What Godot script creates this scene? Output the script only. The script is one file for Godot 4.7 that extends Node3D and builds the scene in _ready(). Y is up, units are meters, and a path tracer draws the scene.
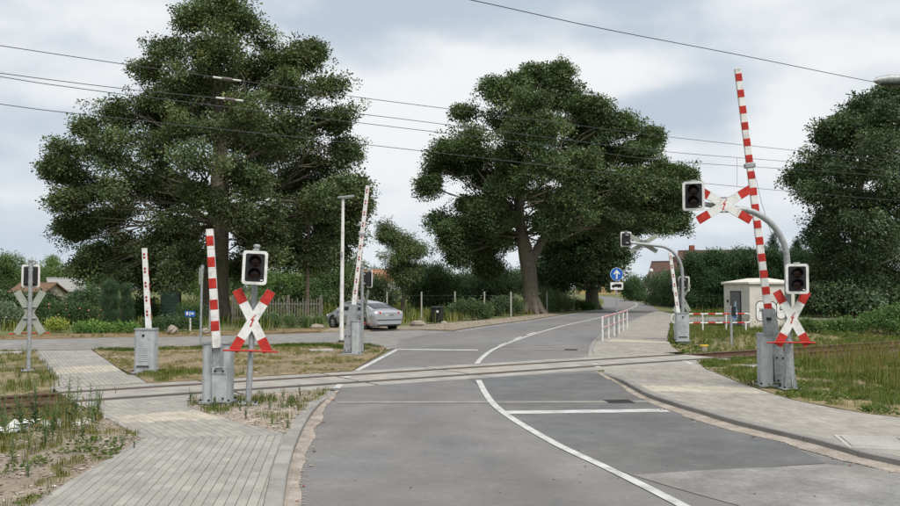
extends Node3D
# Level crossing on a village road, overcast summer day.
# World: y up, metres; the camera looks along -z. Track frame: u along the rails (to the right), v across them (away).

const F := 840.0
const EYE := 2.05
const BOOST := 1.5                            # vertex colours stop at 1: tinted textures are stored this much brighter
const HORIZON := 289.0
const O := Vector3(0, 0, -20.86)
const DU := Vector3(0.8377, 0, -0.5461)
const DV := Vector3(-0.5461, 0, -0.8377)

var tilt := atan((HORIZON - 253.0) / F)
var used := {}
var M := {}
var rng := RandomNumberGenerator.new()
var env: Environment

# ---------------------------------------------------------------- geometry of the view and of the track
func ray(px, py) -> Vector3:
	return Vector3((px - 450.0) / F, -(py - 253.0) / F, -1.0).rotated(Vector3.RIGHT, tilt)

func G(px, py, h = 0.0) -> Vector3:          # ground point (height h) seen at a pixel
	var d := ray(px, py)
	return Vector3(0, EYE, 0) + d * ((h - EYE) / d.y)

func D(px, py, depth) -> Vector3:            # point at a known distance
	var d := ray(px, py)
	return Vector3(0, EYE, 0) + d * (depth / -d.z)

func W(px, py, v) -> Vector3:                # point in the vertical plane v metres beyond the track axis
	var d := ray(px, py)
	var c := Vector3(0, EYE, 0)
	return c + d * ((v - (c - O).dot(DV)) / d.dot(DV))

func T(u, v, y = 0.0) -> Vector3:
	return O + DU * u + DV * v + Vector3(0, y, 0)

func uu(p: Vector3) -> float:
	return (p - O).dot(DU)

func vv(p: Vector3) -> float:
	return (p - O).dot(DV)

func rise(p: Vector3) -> float:              # footways ramp up from the rails to kerb height
	var v := vv(p)
	if v > 0.0 and uu(p) < 2.0:             # no kerb on the garden side
		return 0.014
	return 0.09 * smoothstep(1.7, 4.6, absf(v)) + 0.004

func dip(p: Vector3) -> float:               # beside the open track the ground lies at the foot of the ballast
	var u := uu(p)
	var d := maxf(smoothstep(U1 + 0.2, U1 + 3.0, u), smoothstep(U0 - 0.1, U0 - 1.6, u))
	return 0.21 * d * (1.0 - smoothstep(2.6, 5.4, absf(vv(p))))

func S(px, py) -> Vector3:                   # point on a footway or verge
	var p := G(px, py)
	for k in 2:
		p = G(px, py, rise(p))
	return p

func px_scale(depth) -> float:
	return F / depth

# ---------------------------------------------------------------- mesh builder
class MB:
	var v := PackedVector3Array()
	var n := PackedVector3Array()
	var c := PackedColorArray()
	var tint = null
	func t3(a: Vector3, b: Vector3, d: Vector3, nn: Vector3):
		if (d - a).cross(b - a).dot(nn) < 0.0:
			v.append_array([a, d, b])
		else:
			v.append_array([a, b, d])
		n.append_array([nn, nn, nn])
		if tint != null:
			c.append_array([tint, tint, tint])
	func tri(a: Vector3, b: Vector3, d: Vector3, inside: Vector3):
		var nn := (d - a).cross(b - a)
		if nn.length_squared() < 1e-16:
			return
		nn = nn.normalized()
		if nn.dot((a + b + d) / 3.0 - inside) < 0.0:
			nn = -nn
		t3(a, b, d, nn)
	func quad(a, b, d, e, inside):
		tri(a, b, d, inside)
		tri(a, d, e, inside)
	func smooth(a, b, d, na, nb, nd):
		if (d - a).cross(b - a).dot(na + nb + nd) < 0.0:
			v.append_array([a, d, b]); n.append_array([na, nd, nb])
		else:
			v.append_array([a, b, d]); n.append_array([na, nb, nd])
		if tint != null:
			c.append_array([tint, tint, tint])
	func box(x: Transform3D, size: Vector3, b := 0.006):
		var h := size * 0.5
		b = minf(b, minf(h.x, minf(h.y, h.z)) * 0.45)
		var q = {}
		for sx in [-1, 1]:
			for sy in [-1, 1]:
				for sz in [-1, 1]:
					q[[sx, sy, sz, 0]] = x * Vector3(sx * h.x, sy * (h.y - b), sz * (h.z - b))
					q[[sx, sy, sz, 1]] = x * Vector3(sx * (h.x - b), sy * h.y, sz * (h.z - b))
					q[[sx, sy, sz, 2]] = x * Vector3(sx * (h.x - b), sy * (h.y - b), sz * h.z)
		var o := x.origin
		for s in [-1, 1]:
			quad(q[[s, -1, -1, 0]], q[[s, 1, -1, 0]], q[[s, 1, 1, 0]], q[[s, -1, 1, 0]], o)
			quad(q[[-1, s, -1, 1]], q[[1, s, -1, 1]], q[[1, s, 1, 1]], q[[-1, s, 1, 1]], o)
			quad(q[[-1, -1, s, 2]], q[[1, -1, s, 2]], q[[1, 1, s, 2]], q[[-1, 1, s, 2]], o)
			for r in [-1, 1]:
				quad(q[[s, r, -1, 0]], q[[s, r, 1, 0]], q[[s, r, 1, 1]], q[[s, r, -1, 1]], o)
				quad(q[[s, -1, r, 0]], q[[s, 1, r, 0]], q[[s, 1, r, 2]], q[[s, -1, r, 2]], o)
				quad(q[[-1, s, r, 1]], q[[1, s, r, 1]], q[[1, s, r, 2]], q[[-1, s, r, 2]], o)
				for w in [-1, 1]:
					tri(q[[s, r, w, 0]], q[[s, r, w, 1]], q[[s, r, w, 2]], o)
	func bx(at: Vector3, size: Vector3, b := 0.006):
		box(Transform3D(Basis.IDENTITY, at), size, b)
	func tube(p: Array, r: Array, sides := 10, caps := true):
		var rings := []
		var up := Vector3.UP
		for i in p.size():
			var d: Vector3 = (p[mini(i + 1, p.size() - 1)] - p[maxi(i - 1, 0)]).normalized()
			if i == 0:
				up = Vector3.UP if absf(d.y) < 0.9 else Vector3.RIGHT
			var s := d.cross(up).normalized()
			up = s.cross(d).normalized()
			var ring := []
			for k in sides:
				var a := TAU * k / sides
				var q: Vector3 = s * cos(a) + up * sin(a)
				ring.append([p[i] + q * r[i], q])
			rings.append(ring)
		for i in p.size() - 1:
			for k in sides:
				var l := (k + 1) % sides
				var a = rings[i][k]; var b = rings[i][l]; var d = rings[i + 1][l]; var e = rings[i + 1][k]
				smooth(a[0], b[0], d[0], a[1], b[1], d[1])
				smooth(a[0], d[0], e[0], a[1], d[1], e[1])
		if caps:
			for z in [[0, 1], [p.size() - 1, p.size() - 2]]:
				for k in sides:
					tri(p[z[0]], rings[z[0]][k][0], rings[z[0]][(k + 1) % sides][0], p[z[1]])
	func lathe(x: Transform3D, prof: Array, sides := 14):      # prof: Vector2(radius, y)
		for i in prof.size() - 1:
			var a: Vector2 = prof[i]; var b: Vector2 = prof[i + 1]
			var sl := Vector2(b.y - a.y, a.x - b.x).normalized()
			for k in sides:
				var f0 := TAU * k / sides; var f1 := TAU * (k + 1) / sides
				var c0 := Vector3(cos(f0), 0, sin(f0)); var c1 := Vector3(cos(f1), 0, sin(f1))
				var n0 := x.basis * (c0 * sl.x + Vector3(0, sl.y, 0)); var n1 := x.basis * (c1 * sl.x + Vector3(0, sl.y, 0))
				var p0 := x * (c0 * a.x + Vector3(0, a.y, 0)); var p1 := x * (c1 * a.x + Vector3(0, a.y, 0))
				var p2 := x * (c1 * b.x + Vector3(0, b.y, 0)); var p3 := x * (c0 * b.x + Vector3(0, b.y, 0))
				if a.x > 1e-5:
					smooth(p0, p1, p2, n0, n1, n1)
				if b.x > 1e-5:
					smooth(p0, p2, p3, n0, n1, n0)
	func prism(x: Transform3D, poly: PackedVector2Array, z0: float, z1: float):   # outline in x,y; thickness along z
		var idx := Geometry2D.triangulate_polygon(poly)
		var nz := (x.basis * Vector3(0, 0, 1)).normalized()
		for k in range(0, idx.size(), 3):
			var a := poly[idx[k]]; var b := poly[idx[k + 1]]; var d := poly[idx[k + 2]]
			t3(x * Vector3(a.x, a.y, z1), x * Vector3(b.x, b.y, z1), x * Vector3(d.x, d.y, z1), nz)
			t3(x * Vector3(a.x, a.y, z0), x * Vector3(b.x, b.y, z0), x * Vector3(d.x, d.y, z0), -nz)
		var cw := -1.0 if Geometry2D.is_polygon_clockwise(poly) else 1.0
		for k in poly.size():
			var a := poly[k]; var b := poly[(k + 1) % poly.size()]
			var nn := (x.basis * Vector3((b.y - a.y) * cw, (a.x - b.x) * cw, 0)).normalized()
			var p := x * Vector3(a.x, a.y, z0); var q := x * Vector3(b.x, b.y, z0)
			var r := x * Vector3(b.x, b.y, z1); var s := x * Vector3(a.x, a.y, z1)
			t3(p, q, r, nn); t3(p, r, s, nn)
	func scale_colors(k: float):
		for i in c.size():
			c[i] = Color(c[i].r * k, c[i].g * k, c[i].b * k)
	func mesh() -> ArrayMesh:
		var a := []
		a.resize(Mesh.ARRAY_MAX)
		a[Mesh.ARRAY_VERTEX] = v
		a[Mesh.ARRAY_NORMAL] = n
		if tint != null:
			a[Mesh.ARRAY_COLOR] = c
		var m := ArrayMesh.new()
		m.add_surface_from_arrays(Mesh.PRIMITIVE_TRIANGLES, a)
		return m

func at(x, y, z) -> Transform3D:
	return Transform3D(Basis.IDENTITY, Vector3(x, y, z))

func rot(axis: Vector3, deg: float, o := Vector3.ZERO) -> Transform3D:
	return Transform3D(Basis(axis, deg_to_rad(deg)), o)

func rrect(w, h, r, seg := 4) -> PackedVector2Array:
	var out := PackedVector2Array()
	for q in [[1, 1, 0.0], [-1, 1, 90.0], [-1, -1, 180.0], [1, -1, 270.0]]:
		for k in seg + 1:
			var a := deg_to_rad(q[2] + 90.0 * k / seg)
			out.append(Vector2(q[0] * (w / 2 - r) + r * cos(a), q[1] * (h / 2 - r) + r * sin(a)))
	return out

func circ(r, seg := 20, o := Vector2.ZERO) -> PackedVector2Array:
	var out := PackedVector2Array()
	for k in seg:
		out.append(o + Vector2(cos(TAU * k / seg), sin(TAU * k / seg)) * r)
	return out

# ---------------------------------------------------------------- objects
func numbered(called: String) -> String:
	if not used.has(called):
		used[called] = 0
		return called
	used[called] += 1
	return "%s_%03d" % [called, used[called]]

func obj(called: String, mb, m, parent: Node = self) -> MeshInstance3D:
	var o := MeshInstance3D.new()
	if mb is MB and mb.tint != null and m.has_meta("boost"):
		mb.scale_colors(1.0 / BOOST)
	o.mesh = mb.mesh() if mb is MB else mb
	o.material_override = m
	o.name = numbered(called) if parent == self else called
	parent.add_child(o, true)
	return o

func tag(o: Node, label: String, category: String, group := ""):
	o.set_meta("label", label)
	o.set_meta("category", category)
	if group:
		o.set_meta("group", group)
	return o

func thing(called: String, label: String, category: String, p := Vector3.ZERO, turn := 0.0, group := "") -> Node3D:
	var o := Node3D.new()
	o.name = numbered(called)
	add_child(o)
	o.position = p
	o.rotation_degrees.y = turn
	tag(o, label, category, group)
	return o

func struct(called: String, mb, m) -> Node3D:
	var o: Node3D
	if mb == null:
		o = Node3D.new()
		o.name = numbered(called)
		add_child(o)
	else:
		o = obj(called, mb, m)
	o.set_meta("kind", "structure")
	return o

func multi(called: String, mesh: Mesh, m, xs: Array, cols: Array, parent: Node) -> MultiMeshInstance3D:
	var mm := MultiMesh.new()
	mm.transform_format = MultiMesh.TRANSFORM_3D
	mm.use_colors = true
	mm.mesh = mesh
	mm.instance_count = xs.size()
	for k in xs.size():
		mm.set_instance_transform(k, xs[k])
		mm.set_instance_color(k, cols[k])
	var o := MultiMeshInstance3D.new()
	o.multimesh = mm
	o.material_override = m
	o.name = numbered(called) if parent == self else called
	parent.add_child(o, true)
	return o

# ---------------------------------------------------------------- materials
func lin(r, g, b) -> Color:                   # real-world base colour -> sRGB value
	return Color(r, g, b).linear_to_srgb()

func plain(r, g, b, rough := 0.6, metal := 0.0) -> StandardMaterial3D:
	var m := StandardMaterial3D.new()
	m.albedo_color = lin(r, g, b)
	m.roughness = rough
	m.metallic = metal
	m.metallic_specular = 0.4
	return m

# layers: [feature size in parts of the tile, octaves, weight]; ramp: [[value, r, g, b], ...] in linear base colours
func texture(px: int, sd: int, layers: Array, ramp: Array) -> Array:
	var tot := PackedFloat32Array()
	tot.resize(px * px)
	for l in layers:
		var fn := FastNoiseLite.new()
		fn.seed = sd + int(l[0] * 10)
		fn.noise_type = FastNoiseLite.TYPE_SIMPLEX_SMOOTH
		fn.frequency = float(l[0]) / px
		fn.fractal_octaves = l[1]
		fn.fractal_type = FastNoiseLite.FRACTAL_FBM
		var im := fn.get_seamless_image(px, px, false, false, 0.12, true)
		im.convert(Image.FORMAT_L8)
		var b := im.get_data()
		var w: float = l[2] / 255.0
		for k in px * px:
			tot[k] += b[k] * w
	var lo := 1e9; var hi := -1e9
	for k in range(0, px * px, 7):
		lo = minf(lo, tot[k]); hi = maxf(hi, tot[k])
	var lut := []
	for k in 256:
		var t := k / 255.0
		var c := lin(ramp[-1][1], ramp[-1][2], ramp[-1][3])
		for j in ramp.size():
			if t <= ramp[j][0]:
				if j == 0:
					c = lin(ramp[0][1], ramp[0][2], ramp[0][3])
				else:
					var f: float = (t - ramp[j - 1][0]) / maxf(ramp[j][0] - ramp[j - 1][0], 1e-4)
					c = lin(lerpf(ramp[j - 1][1], ramp[j][1], f), lerpf(ramp[j - 1][2], ramp[j][2], f), lerpf(ramp[j - 1][3], ramp[j][3], f))
				break
		lut.append([int(c.r * 255), int(c.g * 255), int(c.b * 255)])
	var out := PackedByteArray(); out.resize(px * px * 3)
	var hgt := PackedByteArray(); hgt.resize(px * px)
	for k in px * px:
		var q := clampi(int((tot[k] - lo) / maxf(hi - lo, 1e-6) * 255.0), 0, 255)
		var e = lut[q]
		out[k * 3] = e[0]; out[k * 3 + 1] = e[1]; out[k * 3 + 2] = e[2]
		hgt[k] = q
	var ia := Image.create_from_data(px, px, false, Image.FORMAT_RGB8, out)
	var ih := Image.create_from_data(px, px, false, Image.FORMAT_L8, hgt)
	return [ImageTexture.create_from_image(ia), ImageTexture.create_from_image(ih)]

func surf(px: int, sd: int, tile: float, layers: Array, ramp: Array, rough := 0.9, relief := 0.0, tinted := false) -> StandardMaterial3D:
	if tinted:
		ramp = ramp.map(func(e): return [e[0], e[1] * BOOST, e[2] * BOOST, e[3] * BOOST])
	var t := texture(px, sd, layers, ramp)
	var m := StandardMaterial3D.new()
	m.albedo_texture = t[0]
	m.roughness = rough
	m.metallic_specular = 0.3
	m.uv1_triplanar = true
	m.uv1_world_triplanar = true
	m.uv1_scale = Vector3.ONE / tile
	if relief > 0.0:
		m.heightmap_enabled = true
		m.heightmap_texture = t[1]
		m.heightmap_scale = relief
	m.vertex_color_use_as_albedo = tinted
	if tinted:
		m.set_meta("boost", true)
	return m

func make_materials():
	M.asphalt = surf(1024, 11, 6.0, [[5, 5, 0.9], [40, 3, 0.5], [240, 1, 0.6]], [[0.1, 0.13, 0.127, 0.126], [0.45, 0.158, 0.154, 0.152], [0.65, 0.171, 0.166, 0.163], [0.95, 0.222, 0.215, 0.209]], 0.85, 0.2, true)
	M.asphalt_new = surf(512, 12, 4.0, [[5, 5, 0.9], [30, 3, 0.5], [160, 1, 0.6]], [[0.1, 0.1, 0.1, 0.101], [0.45, 0.122, 0.121, 0.121], [0.65, 0.133, 0.132, 0.131], [0.95, 0.18, 0.177, 0.174]], 0.85, 0.2, true)
	M.asphalt_pale = surf(512, 13, 4.0, [[5, 5, 0.9], [30, 3, 0.5], [160, 1, 0.6]], [[0.1, 0.14, 0.134, 0.127], [0.5, 0.205, 0.197, 0.187], [0.9, 0.29, 0.279, 0.265]], 0.9, 0.2, true)
	M.concrete = surf(512, 14, 3.0, [[4, 5, 0.9], [50, 2, 0.4], [180, 1, 0.4]], [[0.1, 0.2, 0.193, 0.182], [0.5, 0.29, 0.278, 0.258], [0.9, 0.35, 0.338, 0.316]], 0.9, 0.12, true)
	M.paver = surf(512, 15, 2.5, [[4, 4, 0.6], [60, 2, 0.4], [200, 1, 0.5]], [[0.1, 0.205, 0.198, 0.187], [0.5, 0.288, 0.275, 0.254], [0.9, 0.35, 0.336, 0.312]], 0.9, 0.1, true)
	M.sand = surf(512, 16, 2.5, [[6, 5, 0.8], [40, 3, 0.6], [110, 2, 0.6]], [[0.1, 0.15, 0.127, 0.103], [0.4, 0.255, 0.221, 0.185], [0.65, 0.315, 0.277, 0.236], [0.95, 0.43, 0.388, 0.34]], 0.95, 0.6, true)
	M.soil = surf(512, 17, 3.0, [[4, 4, 0.8], [40, 3, 0.6], [150, 1, 0.5]], [[0.1, 0.11, 0.09, 0.055], [0.4, 0.21, 0.165, 0.108], [0.65, 0.27, 0.215, 0.148], [0.95, 0.38, 0.32, 0.24]], 0.95, 1.0, true)
	M.turf = surf(512, 18, 4.0, [[4, 4, 0.8], [40, 3, 0.6], [150, 1, 0.5]], [[0.1, 0.06, 0.075, 0.025], [0.5, 0.11, 0.125, 0.048], [0.9, 0.2, 0.18, 0.095]], 0.95, 1.2, true)
	M.ballast = surf(512, 19, 2.0, [[10, 3, 0.5], [60, 2, 0.9]], [[0.1, 0.05, 0.036, 0.026], [0.5, 0.12, 0.082, 0.056], [0.9, 0.2, 0.145, 0.1]], 0.95, 1.5)
	M.galv = surf(256, 20, 0.6, [[6, 4, 0.7], [30, 2, 0.4]], [[0.1, 0.22, 0.235, 0.242], [0.5, 0.32, 0.336, 0.343], [0.9, 0.4, 0.416, 0.424]], 0.5)
	M.galv.metallic = 0.25
	M.grey_paint = surf(256, 21, 1.0, [[4, 4, 0.7], [40, 3, 0.4]], [[0.1, 0.27, 0.285, 0.288], [0.5, 0.375, 0.395, 0.4], [0.9, 0.43, 0.452, 0.458]], 0.45)
	M.bark = surf(512, 22, 2.2, [[10, 4, 0.9], [60, 2, 0.6]], [[0.15, 0.075, 0.062, 0.048], [0.5, 0.17, 0.145, 0.115], [0.9, 0.3, 0.262, 0.215]], 0.95, 2.5)
	M.rust = surf(256, 23, 0.8, [[6, 3, 0.7], [40, 2, 0.5]], [[0.1, 0.055, 0.034, 0.026], [0.5, 0.115, 0.067, 0.047], [0.9, 0.2, 0.12, 0.08]], 0.85, 0.2)
	M.timber = surf(256, 24, 1.2, [[8, 3, 0.7], [50, 2, 0.5]], [[0.1, 0.05, 0.038, 0.028], [0.5, 0.11, 0.082, 0.06], [0.9, 0.2, 0.155, 0.118]], 0.95, 0.5)
	M.bark.uv1_scale = Vector3(0.9, 0.22, 0.9)
	M.steel = plain(0.13, 0.11, 0.1, 0.5, 0.4)
	M.marking = surf(512, 25, 1.6, [[5, 5, 0.9], [70, 2, 0.5]], [[0.1, 0.2, 0.197, 0.19], [0.3, 0.36, 0.355, 0.345], [0.5, 0.44, 0.436, 0.425], [0.9, 0.52, 0.516, 0.505]], 0.8)
	M.white = surf(256, 26, 1.0, [[4, 5, 0.8], [30, 3, 0.4]], [[0.05, 0.42, 0.41, 0.385], [0.3, 0.6, 0.595, 0.575], [0.5, 0.68, 0.68, 0.665], [0.9, 0.73, 0.73, 0.72]], 0.45)
	M.red = surf(256, 27, 1.0, [[4, 5, 0.8], [30, 3, 0.4]], [[0.1, 0.3, 0.03, 0.024], [0.5, 0.43, 0.034, 0.026], [0.9, 0.52, 0.055, 0.042]], 0.45)
	M.dark = plain(0.018, 0.018, 0.02, 0.5)
	M.black = plain(0.008, 0.008, 0.009, 0.35)
	M.rubber = plain(0.022, 0.021, 0.02, 0.8)
	M.hole = plain(0.02, 0.018, 0.016, 0.95)
	M.sheet_back = surf(256, 28, 1.0, [[4, 3, 0.7], [40, 2, 0.3]], [[0.1, 0.22, 0.238, 0.2], [0.5, 0.285, 0.305, 0.26], [0.9, 0.34, 0.36, 0.315]], 0.5)
	M.lens = plain(0.022, 0.006, 0.005, 0.2)
	M.reflector = plain(0.28, 0.012, 0.018, 0.25)
	M.blue = plain(0.014, 0.105, 0.4, 0.4)
	M.yellow = plain(0.65, 0.42, 0.03, 0.5)
	M.render = surf(512, 30, 2.5, [[3, 4, 0.8], [90, 2, 0.5]], [[0.1, 0.42, 0.4, 0.35], [0.5, 0.54, 0.515, 0.46], [0.9, 0.6, 0.575, 0.52]], 0.95, 0.2)
	M.roof_tile = surf(256, 31, 1.5, [[6, 3, 0.7], [40, 2, 0.5]], [[0.1, 0.06, 0.036, 0.03], [0.5, 0.095, 0.056, 0.046], [0.9, 0.14, 0.09, 0.075]], 0.9)
	M.stone = surf(256, 32, 0.8, [[4, 3, 0.8], [40, 2, 0.5]], [[0.1, 0.16, 0.135, 0.105], [0.5, 0.26, 0.228, 0.185], [0.9, 0.38, 0.34, 0.285]], 0.95, 0.6)
	M.leaf = StandardMaterial3D.new()
	M.leaf.vertex_color_use_as_albedo = true
	M.leaf.roughness = 0.55
	M.leaf.metallic_specular = 0.35
	M.leaf.cull_mode = BaseMaterial3D.CULL_DISABLED
	M.leaf.backlight_enabled = true
	M.leaf.backlight = Color(0.5, 0.55, 0.3)
	M.grass = M.leaf.duplicate()
	M.grass.backlight = Color(0.9, 1.0, 0.5)
	M.tinted = StandardMaterial3D.new()
	M.tinted.vertex_color_use_as_albedo = true
	M.tinted.roughness = 0.9
	M.wire = plain(0.06, 0.062, 0.068, 0.6)
	M.glass = plain(0.02, 0.024, 0.028, 0.06)
	M.glass.metallic_specular = 0.6

# ---------------------------------------------------------------- camera, sky, sun
func make_view():
	var cam := Camera3D.new()
	cam.name = "camera"
	cam.position = Vector3(0, EYE, 0)
	cam.rotation.x = tilt
	cam.fov = rad_to_deg(2.0 * atan(253.1 / F))
	cam.near = 0.1
	cam.far = 6000.0
	add_child(cam)
	cam.current = true
	env = Environment.new()
	env.background_mode = Environment.BG_SKY
	env.tonemap_mode = Environment.TONE_MAPPER_LINEAR
	env.tonemap_exposure = 1.35
	env.sdfgi_enabled = true
	env.ssao_enabled = true
	env.ssil_enabled = true
	var sky := Sky.new()
	var sm := PanoramaSkyMaterial.new()
	sm.panorama = sky_image()
	sky.sky_material = sm
	env.sky = sky
	var we := WorldEnvironment.new()
	we.name = "air"
	we.environment = env
	add_child(we)
	var sun := DirectionalLight3D.new()
	sun.name = "sun"
	sun.light_energy = 0.95
	sun.light_angular_distance = 25.0
	sun.light_color = Color(1.0, 0.98, 0.95)
	sun.shadow_enabled = true
	sun.rotation_degrees = Vector3(-58, 28, 0)
	add_child(sun)

func sky_image() -> ImageTexture:
	var w := 1536
	var h := 768
	var im := Image.create(w, h, false, Image.FORMAT_RGBF)
	var n1 := FastNoiseLite.new()
	n1.seed = 5; n1.frequency = 1.0; n1.fractal_octaves = 5; n1.noise_type = FastNoiseLite.TYPE_SIMPLEX_SMOOTH
	n1.domain_warp_enabled = true; n1.domain_warp_amplitude = 0.35; n1.domain_warp_frequency = 0.9
	var n2 := FastNoiseLite.new()
	n2.seed = 23; n2.frequency = 1.0; n2.fractal_octaves = 4
	var grey := Color(0.375, 0.44, 0.51)       # blue-grey cloud underside
	var pale := Color(0.665, 0.678, 0.692)      # lit cloud
	var haze := Color(0.53, 0.58, 0.622)
	im.fill(Color(0.2, 0.19, 0.17))
	# cloud banks: azimuth (deg from ahead), elevation, size along and up, brightness
	var banks := [[-6.0, 17.0, 5.0, 2.6, -0.55], [2.0, 20.0, 12.0, 3.0, -0.5], [-3.0, 11.0, 9.0, 6.0, 0.5], [11.0, 14.0, 5.0, 1.6, 0.55], [19.0, 13.0, 3.5, 3.5, -0.35], [21.0, 11.5, 4.0, 5.0, 0.4],
		[13.0, 11.5, 7.0, 1.6, -0.4], [-26.0, 3.0, 14.0, 1.8, -0.45], [-25.0, 14.0, 12.0, 5.0, 0.3], [23.0, 19.5, 5.0, 2.0, 0.25]]
	for y in h / 2 + 4:
		var el := PI * (0.5 - (y + 0.5) / h)
		for x in w:
			var az := TAU * (x + 0.5) / w
			if az > PI:
				az -= TAU
			var e := maxf(el, 0.0)
			var q := Vector3(sin(az) * cos(e), sin(e) * 3.0, -cos(az) * cos(e)) * 1.7
			var c := 0.5 + 0.5 * n1.get_noise_3dv(q) + 0.3 * n2.get_noise_3dv(q * 3.6)
			var ad := rad_to_deg(az); var ed := rad_to_deg(e)
			for b in banks:
				var dx: float = (ad - b[0]) / b[2]; var dy: float = (ed - b[1]) / b[3]
				var r := dx * dx + dy * dy
				if r < 6.0:
					c += b[4] * exp(-r * 1.1)
			c = smoothstep(0.12, 0.88, c)
			var col := grey.lerp(pale, c)
			col = col.lerp(haze, 0.6 * exp(-ed / 5.0))
			im.set_pixel(x, y, Color(col.r, col.g, col.b))
	return ImageTexture.create_from_image(im)

# ---------------------------------------------------------------- flat sheets
func clean(poly: PackedVector2Array) -> PackedVector2Array:
	return poly

func xz(pts: Array) -> PackedVector2Array:
	var o := PackedVector2Array()
	for p in pts:
		o.append(Vector2(p.x, p.z))
	return o

# a sheet cut into cells so that it can follow the ramp and carry patchy colour
func sheet(mb: MB, poly: PackedVector2Array, cell: float, hf: Callable, cf = null):
	var r := Rect2(poly[0], Vector2.ZERO)
	for p in poly:
		r = r.expand(p)
	var x := floorf(r.position.x / cell) * cell
	while x < r.end.x:
		var z := floorf(r.position.y / cell) * cell
		while z < r.end.y:
			var sq := PackedVector2Array([Vector2(x, z), Vector2(x + cell, z), Vector2(x + cell, z + cell), Vector2(x, z + cell)])
			for piece in Geometry2D.intersect_polygons(sq, poly):
				var idx := Geometry2D.triangulate_polygon(piece)
				for k in range(0, idx.size(), 3):
					var q := []
					for j in 3:
						var p: Vector2 = piece[idx[k + j]]
						q.append(Vector3(p.x, hf.call(p.x, p.y), p.y))
					var nn: Vector3 = (q[2] - q[0]).cross(q[1] - q[0])
					if nn.length_squared() < 1e-14:
						continue
					nn = nn.normalized()
					if nn.y < 0:
						nn = -nn
						q = [q[0], q[2], q[1]]
					mb.v.append_array(q)
					mb.n.append_array([nn, nn, nn])
					if mb.tint != null:
						for j in 3:
							mb.c.append(cf.call(q[j].x, q[j].z) if cf != null else mb.tint)
			z += cell
		x += cell

var patch := FastNoiseLite.new()

func patchy(amount: float, freq: float, warm := 0.0) -> Callable:
	return func(x, z):
		var k := 1.0 + amount * patch.get_noise_2d(x * freq, z * freq)
		var w := warm * patch.get_noise_2d(x * freq * 0.6 + 70.0, z * freq * 0.6)
		return Color(k * (1.0 + w), k, k * (1.0 - w))

func flat(y: float) -> Callable:
	return func(_x, _z): return y

func ramped(extra: float) -> Callable:
	return func(x, z): return rise(Vector3(x, 0, z)) + extra

func ribbon(mb: MB, pts: Array, width: float, y: float):   # a painted line along ground points
	for k in pts.size() - 1:
		var a: Vector3 = pts[k]; var b: Vector3 = pts[k + 1]
		var d0: Vector3 = (pts[mini(k + 1, pts.size() - 1)] - pts[maxi(k - 1, 0)]).normalized()
		var d1: Vector3 = (pts[mini(k + 2, pts.size() - 1)] - pts[k]).normalized()
		var s0 := Vector3(-d0.z, 0, d0.x) * width / 2; var s1 := Vector3(-d1.z, 0, d1.x) * width / 2
		var up := Vector3(0, y, 0)
		var q := [a - s0 + up, a + s0 + up, b + s1 + up, b - s1 + up]
		mb.t3(q[0], q[1], q[2], Vector3.UP)
		mb.t3(q[0], q[2], q[3], Vector3.UP)

func curve(pts: Array, step := 0.4) -> Array:               # smooth run through ground points
	var out := []
	for k in pts.size() - 1:
		var p0: Vector3 = pts[maxi(k - 1, 0)]; var p1: Vector3 = pts[k]; var p2: Vector3 = pts[k + 1]; var p3: Vector3 = pts[mini(k + 2, pts.size() - 1)]
		var n := maxi(1, int(p1.distance_to(p2) / step))
		for j in n:
			out.append(p1.cubic_interpolate(p2, p0, p3, float(j) / n))
	out.append(pts[-1])
	return out

func gpts(a: Array, h = 0.0) -> Array:
	var o := []
	for q in a:
		o.append(G(q[0], q[1], h))
	return o

func spts(a: Array) -> Array:
	var o := []
	for q in a:
		o.append(S(q[0], q[1]))
	return o

var U0 := -9.6
var U1 := 10.9
var kerb_left := []
var kerb_right := []
var kerb_far := []

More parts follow.
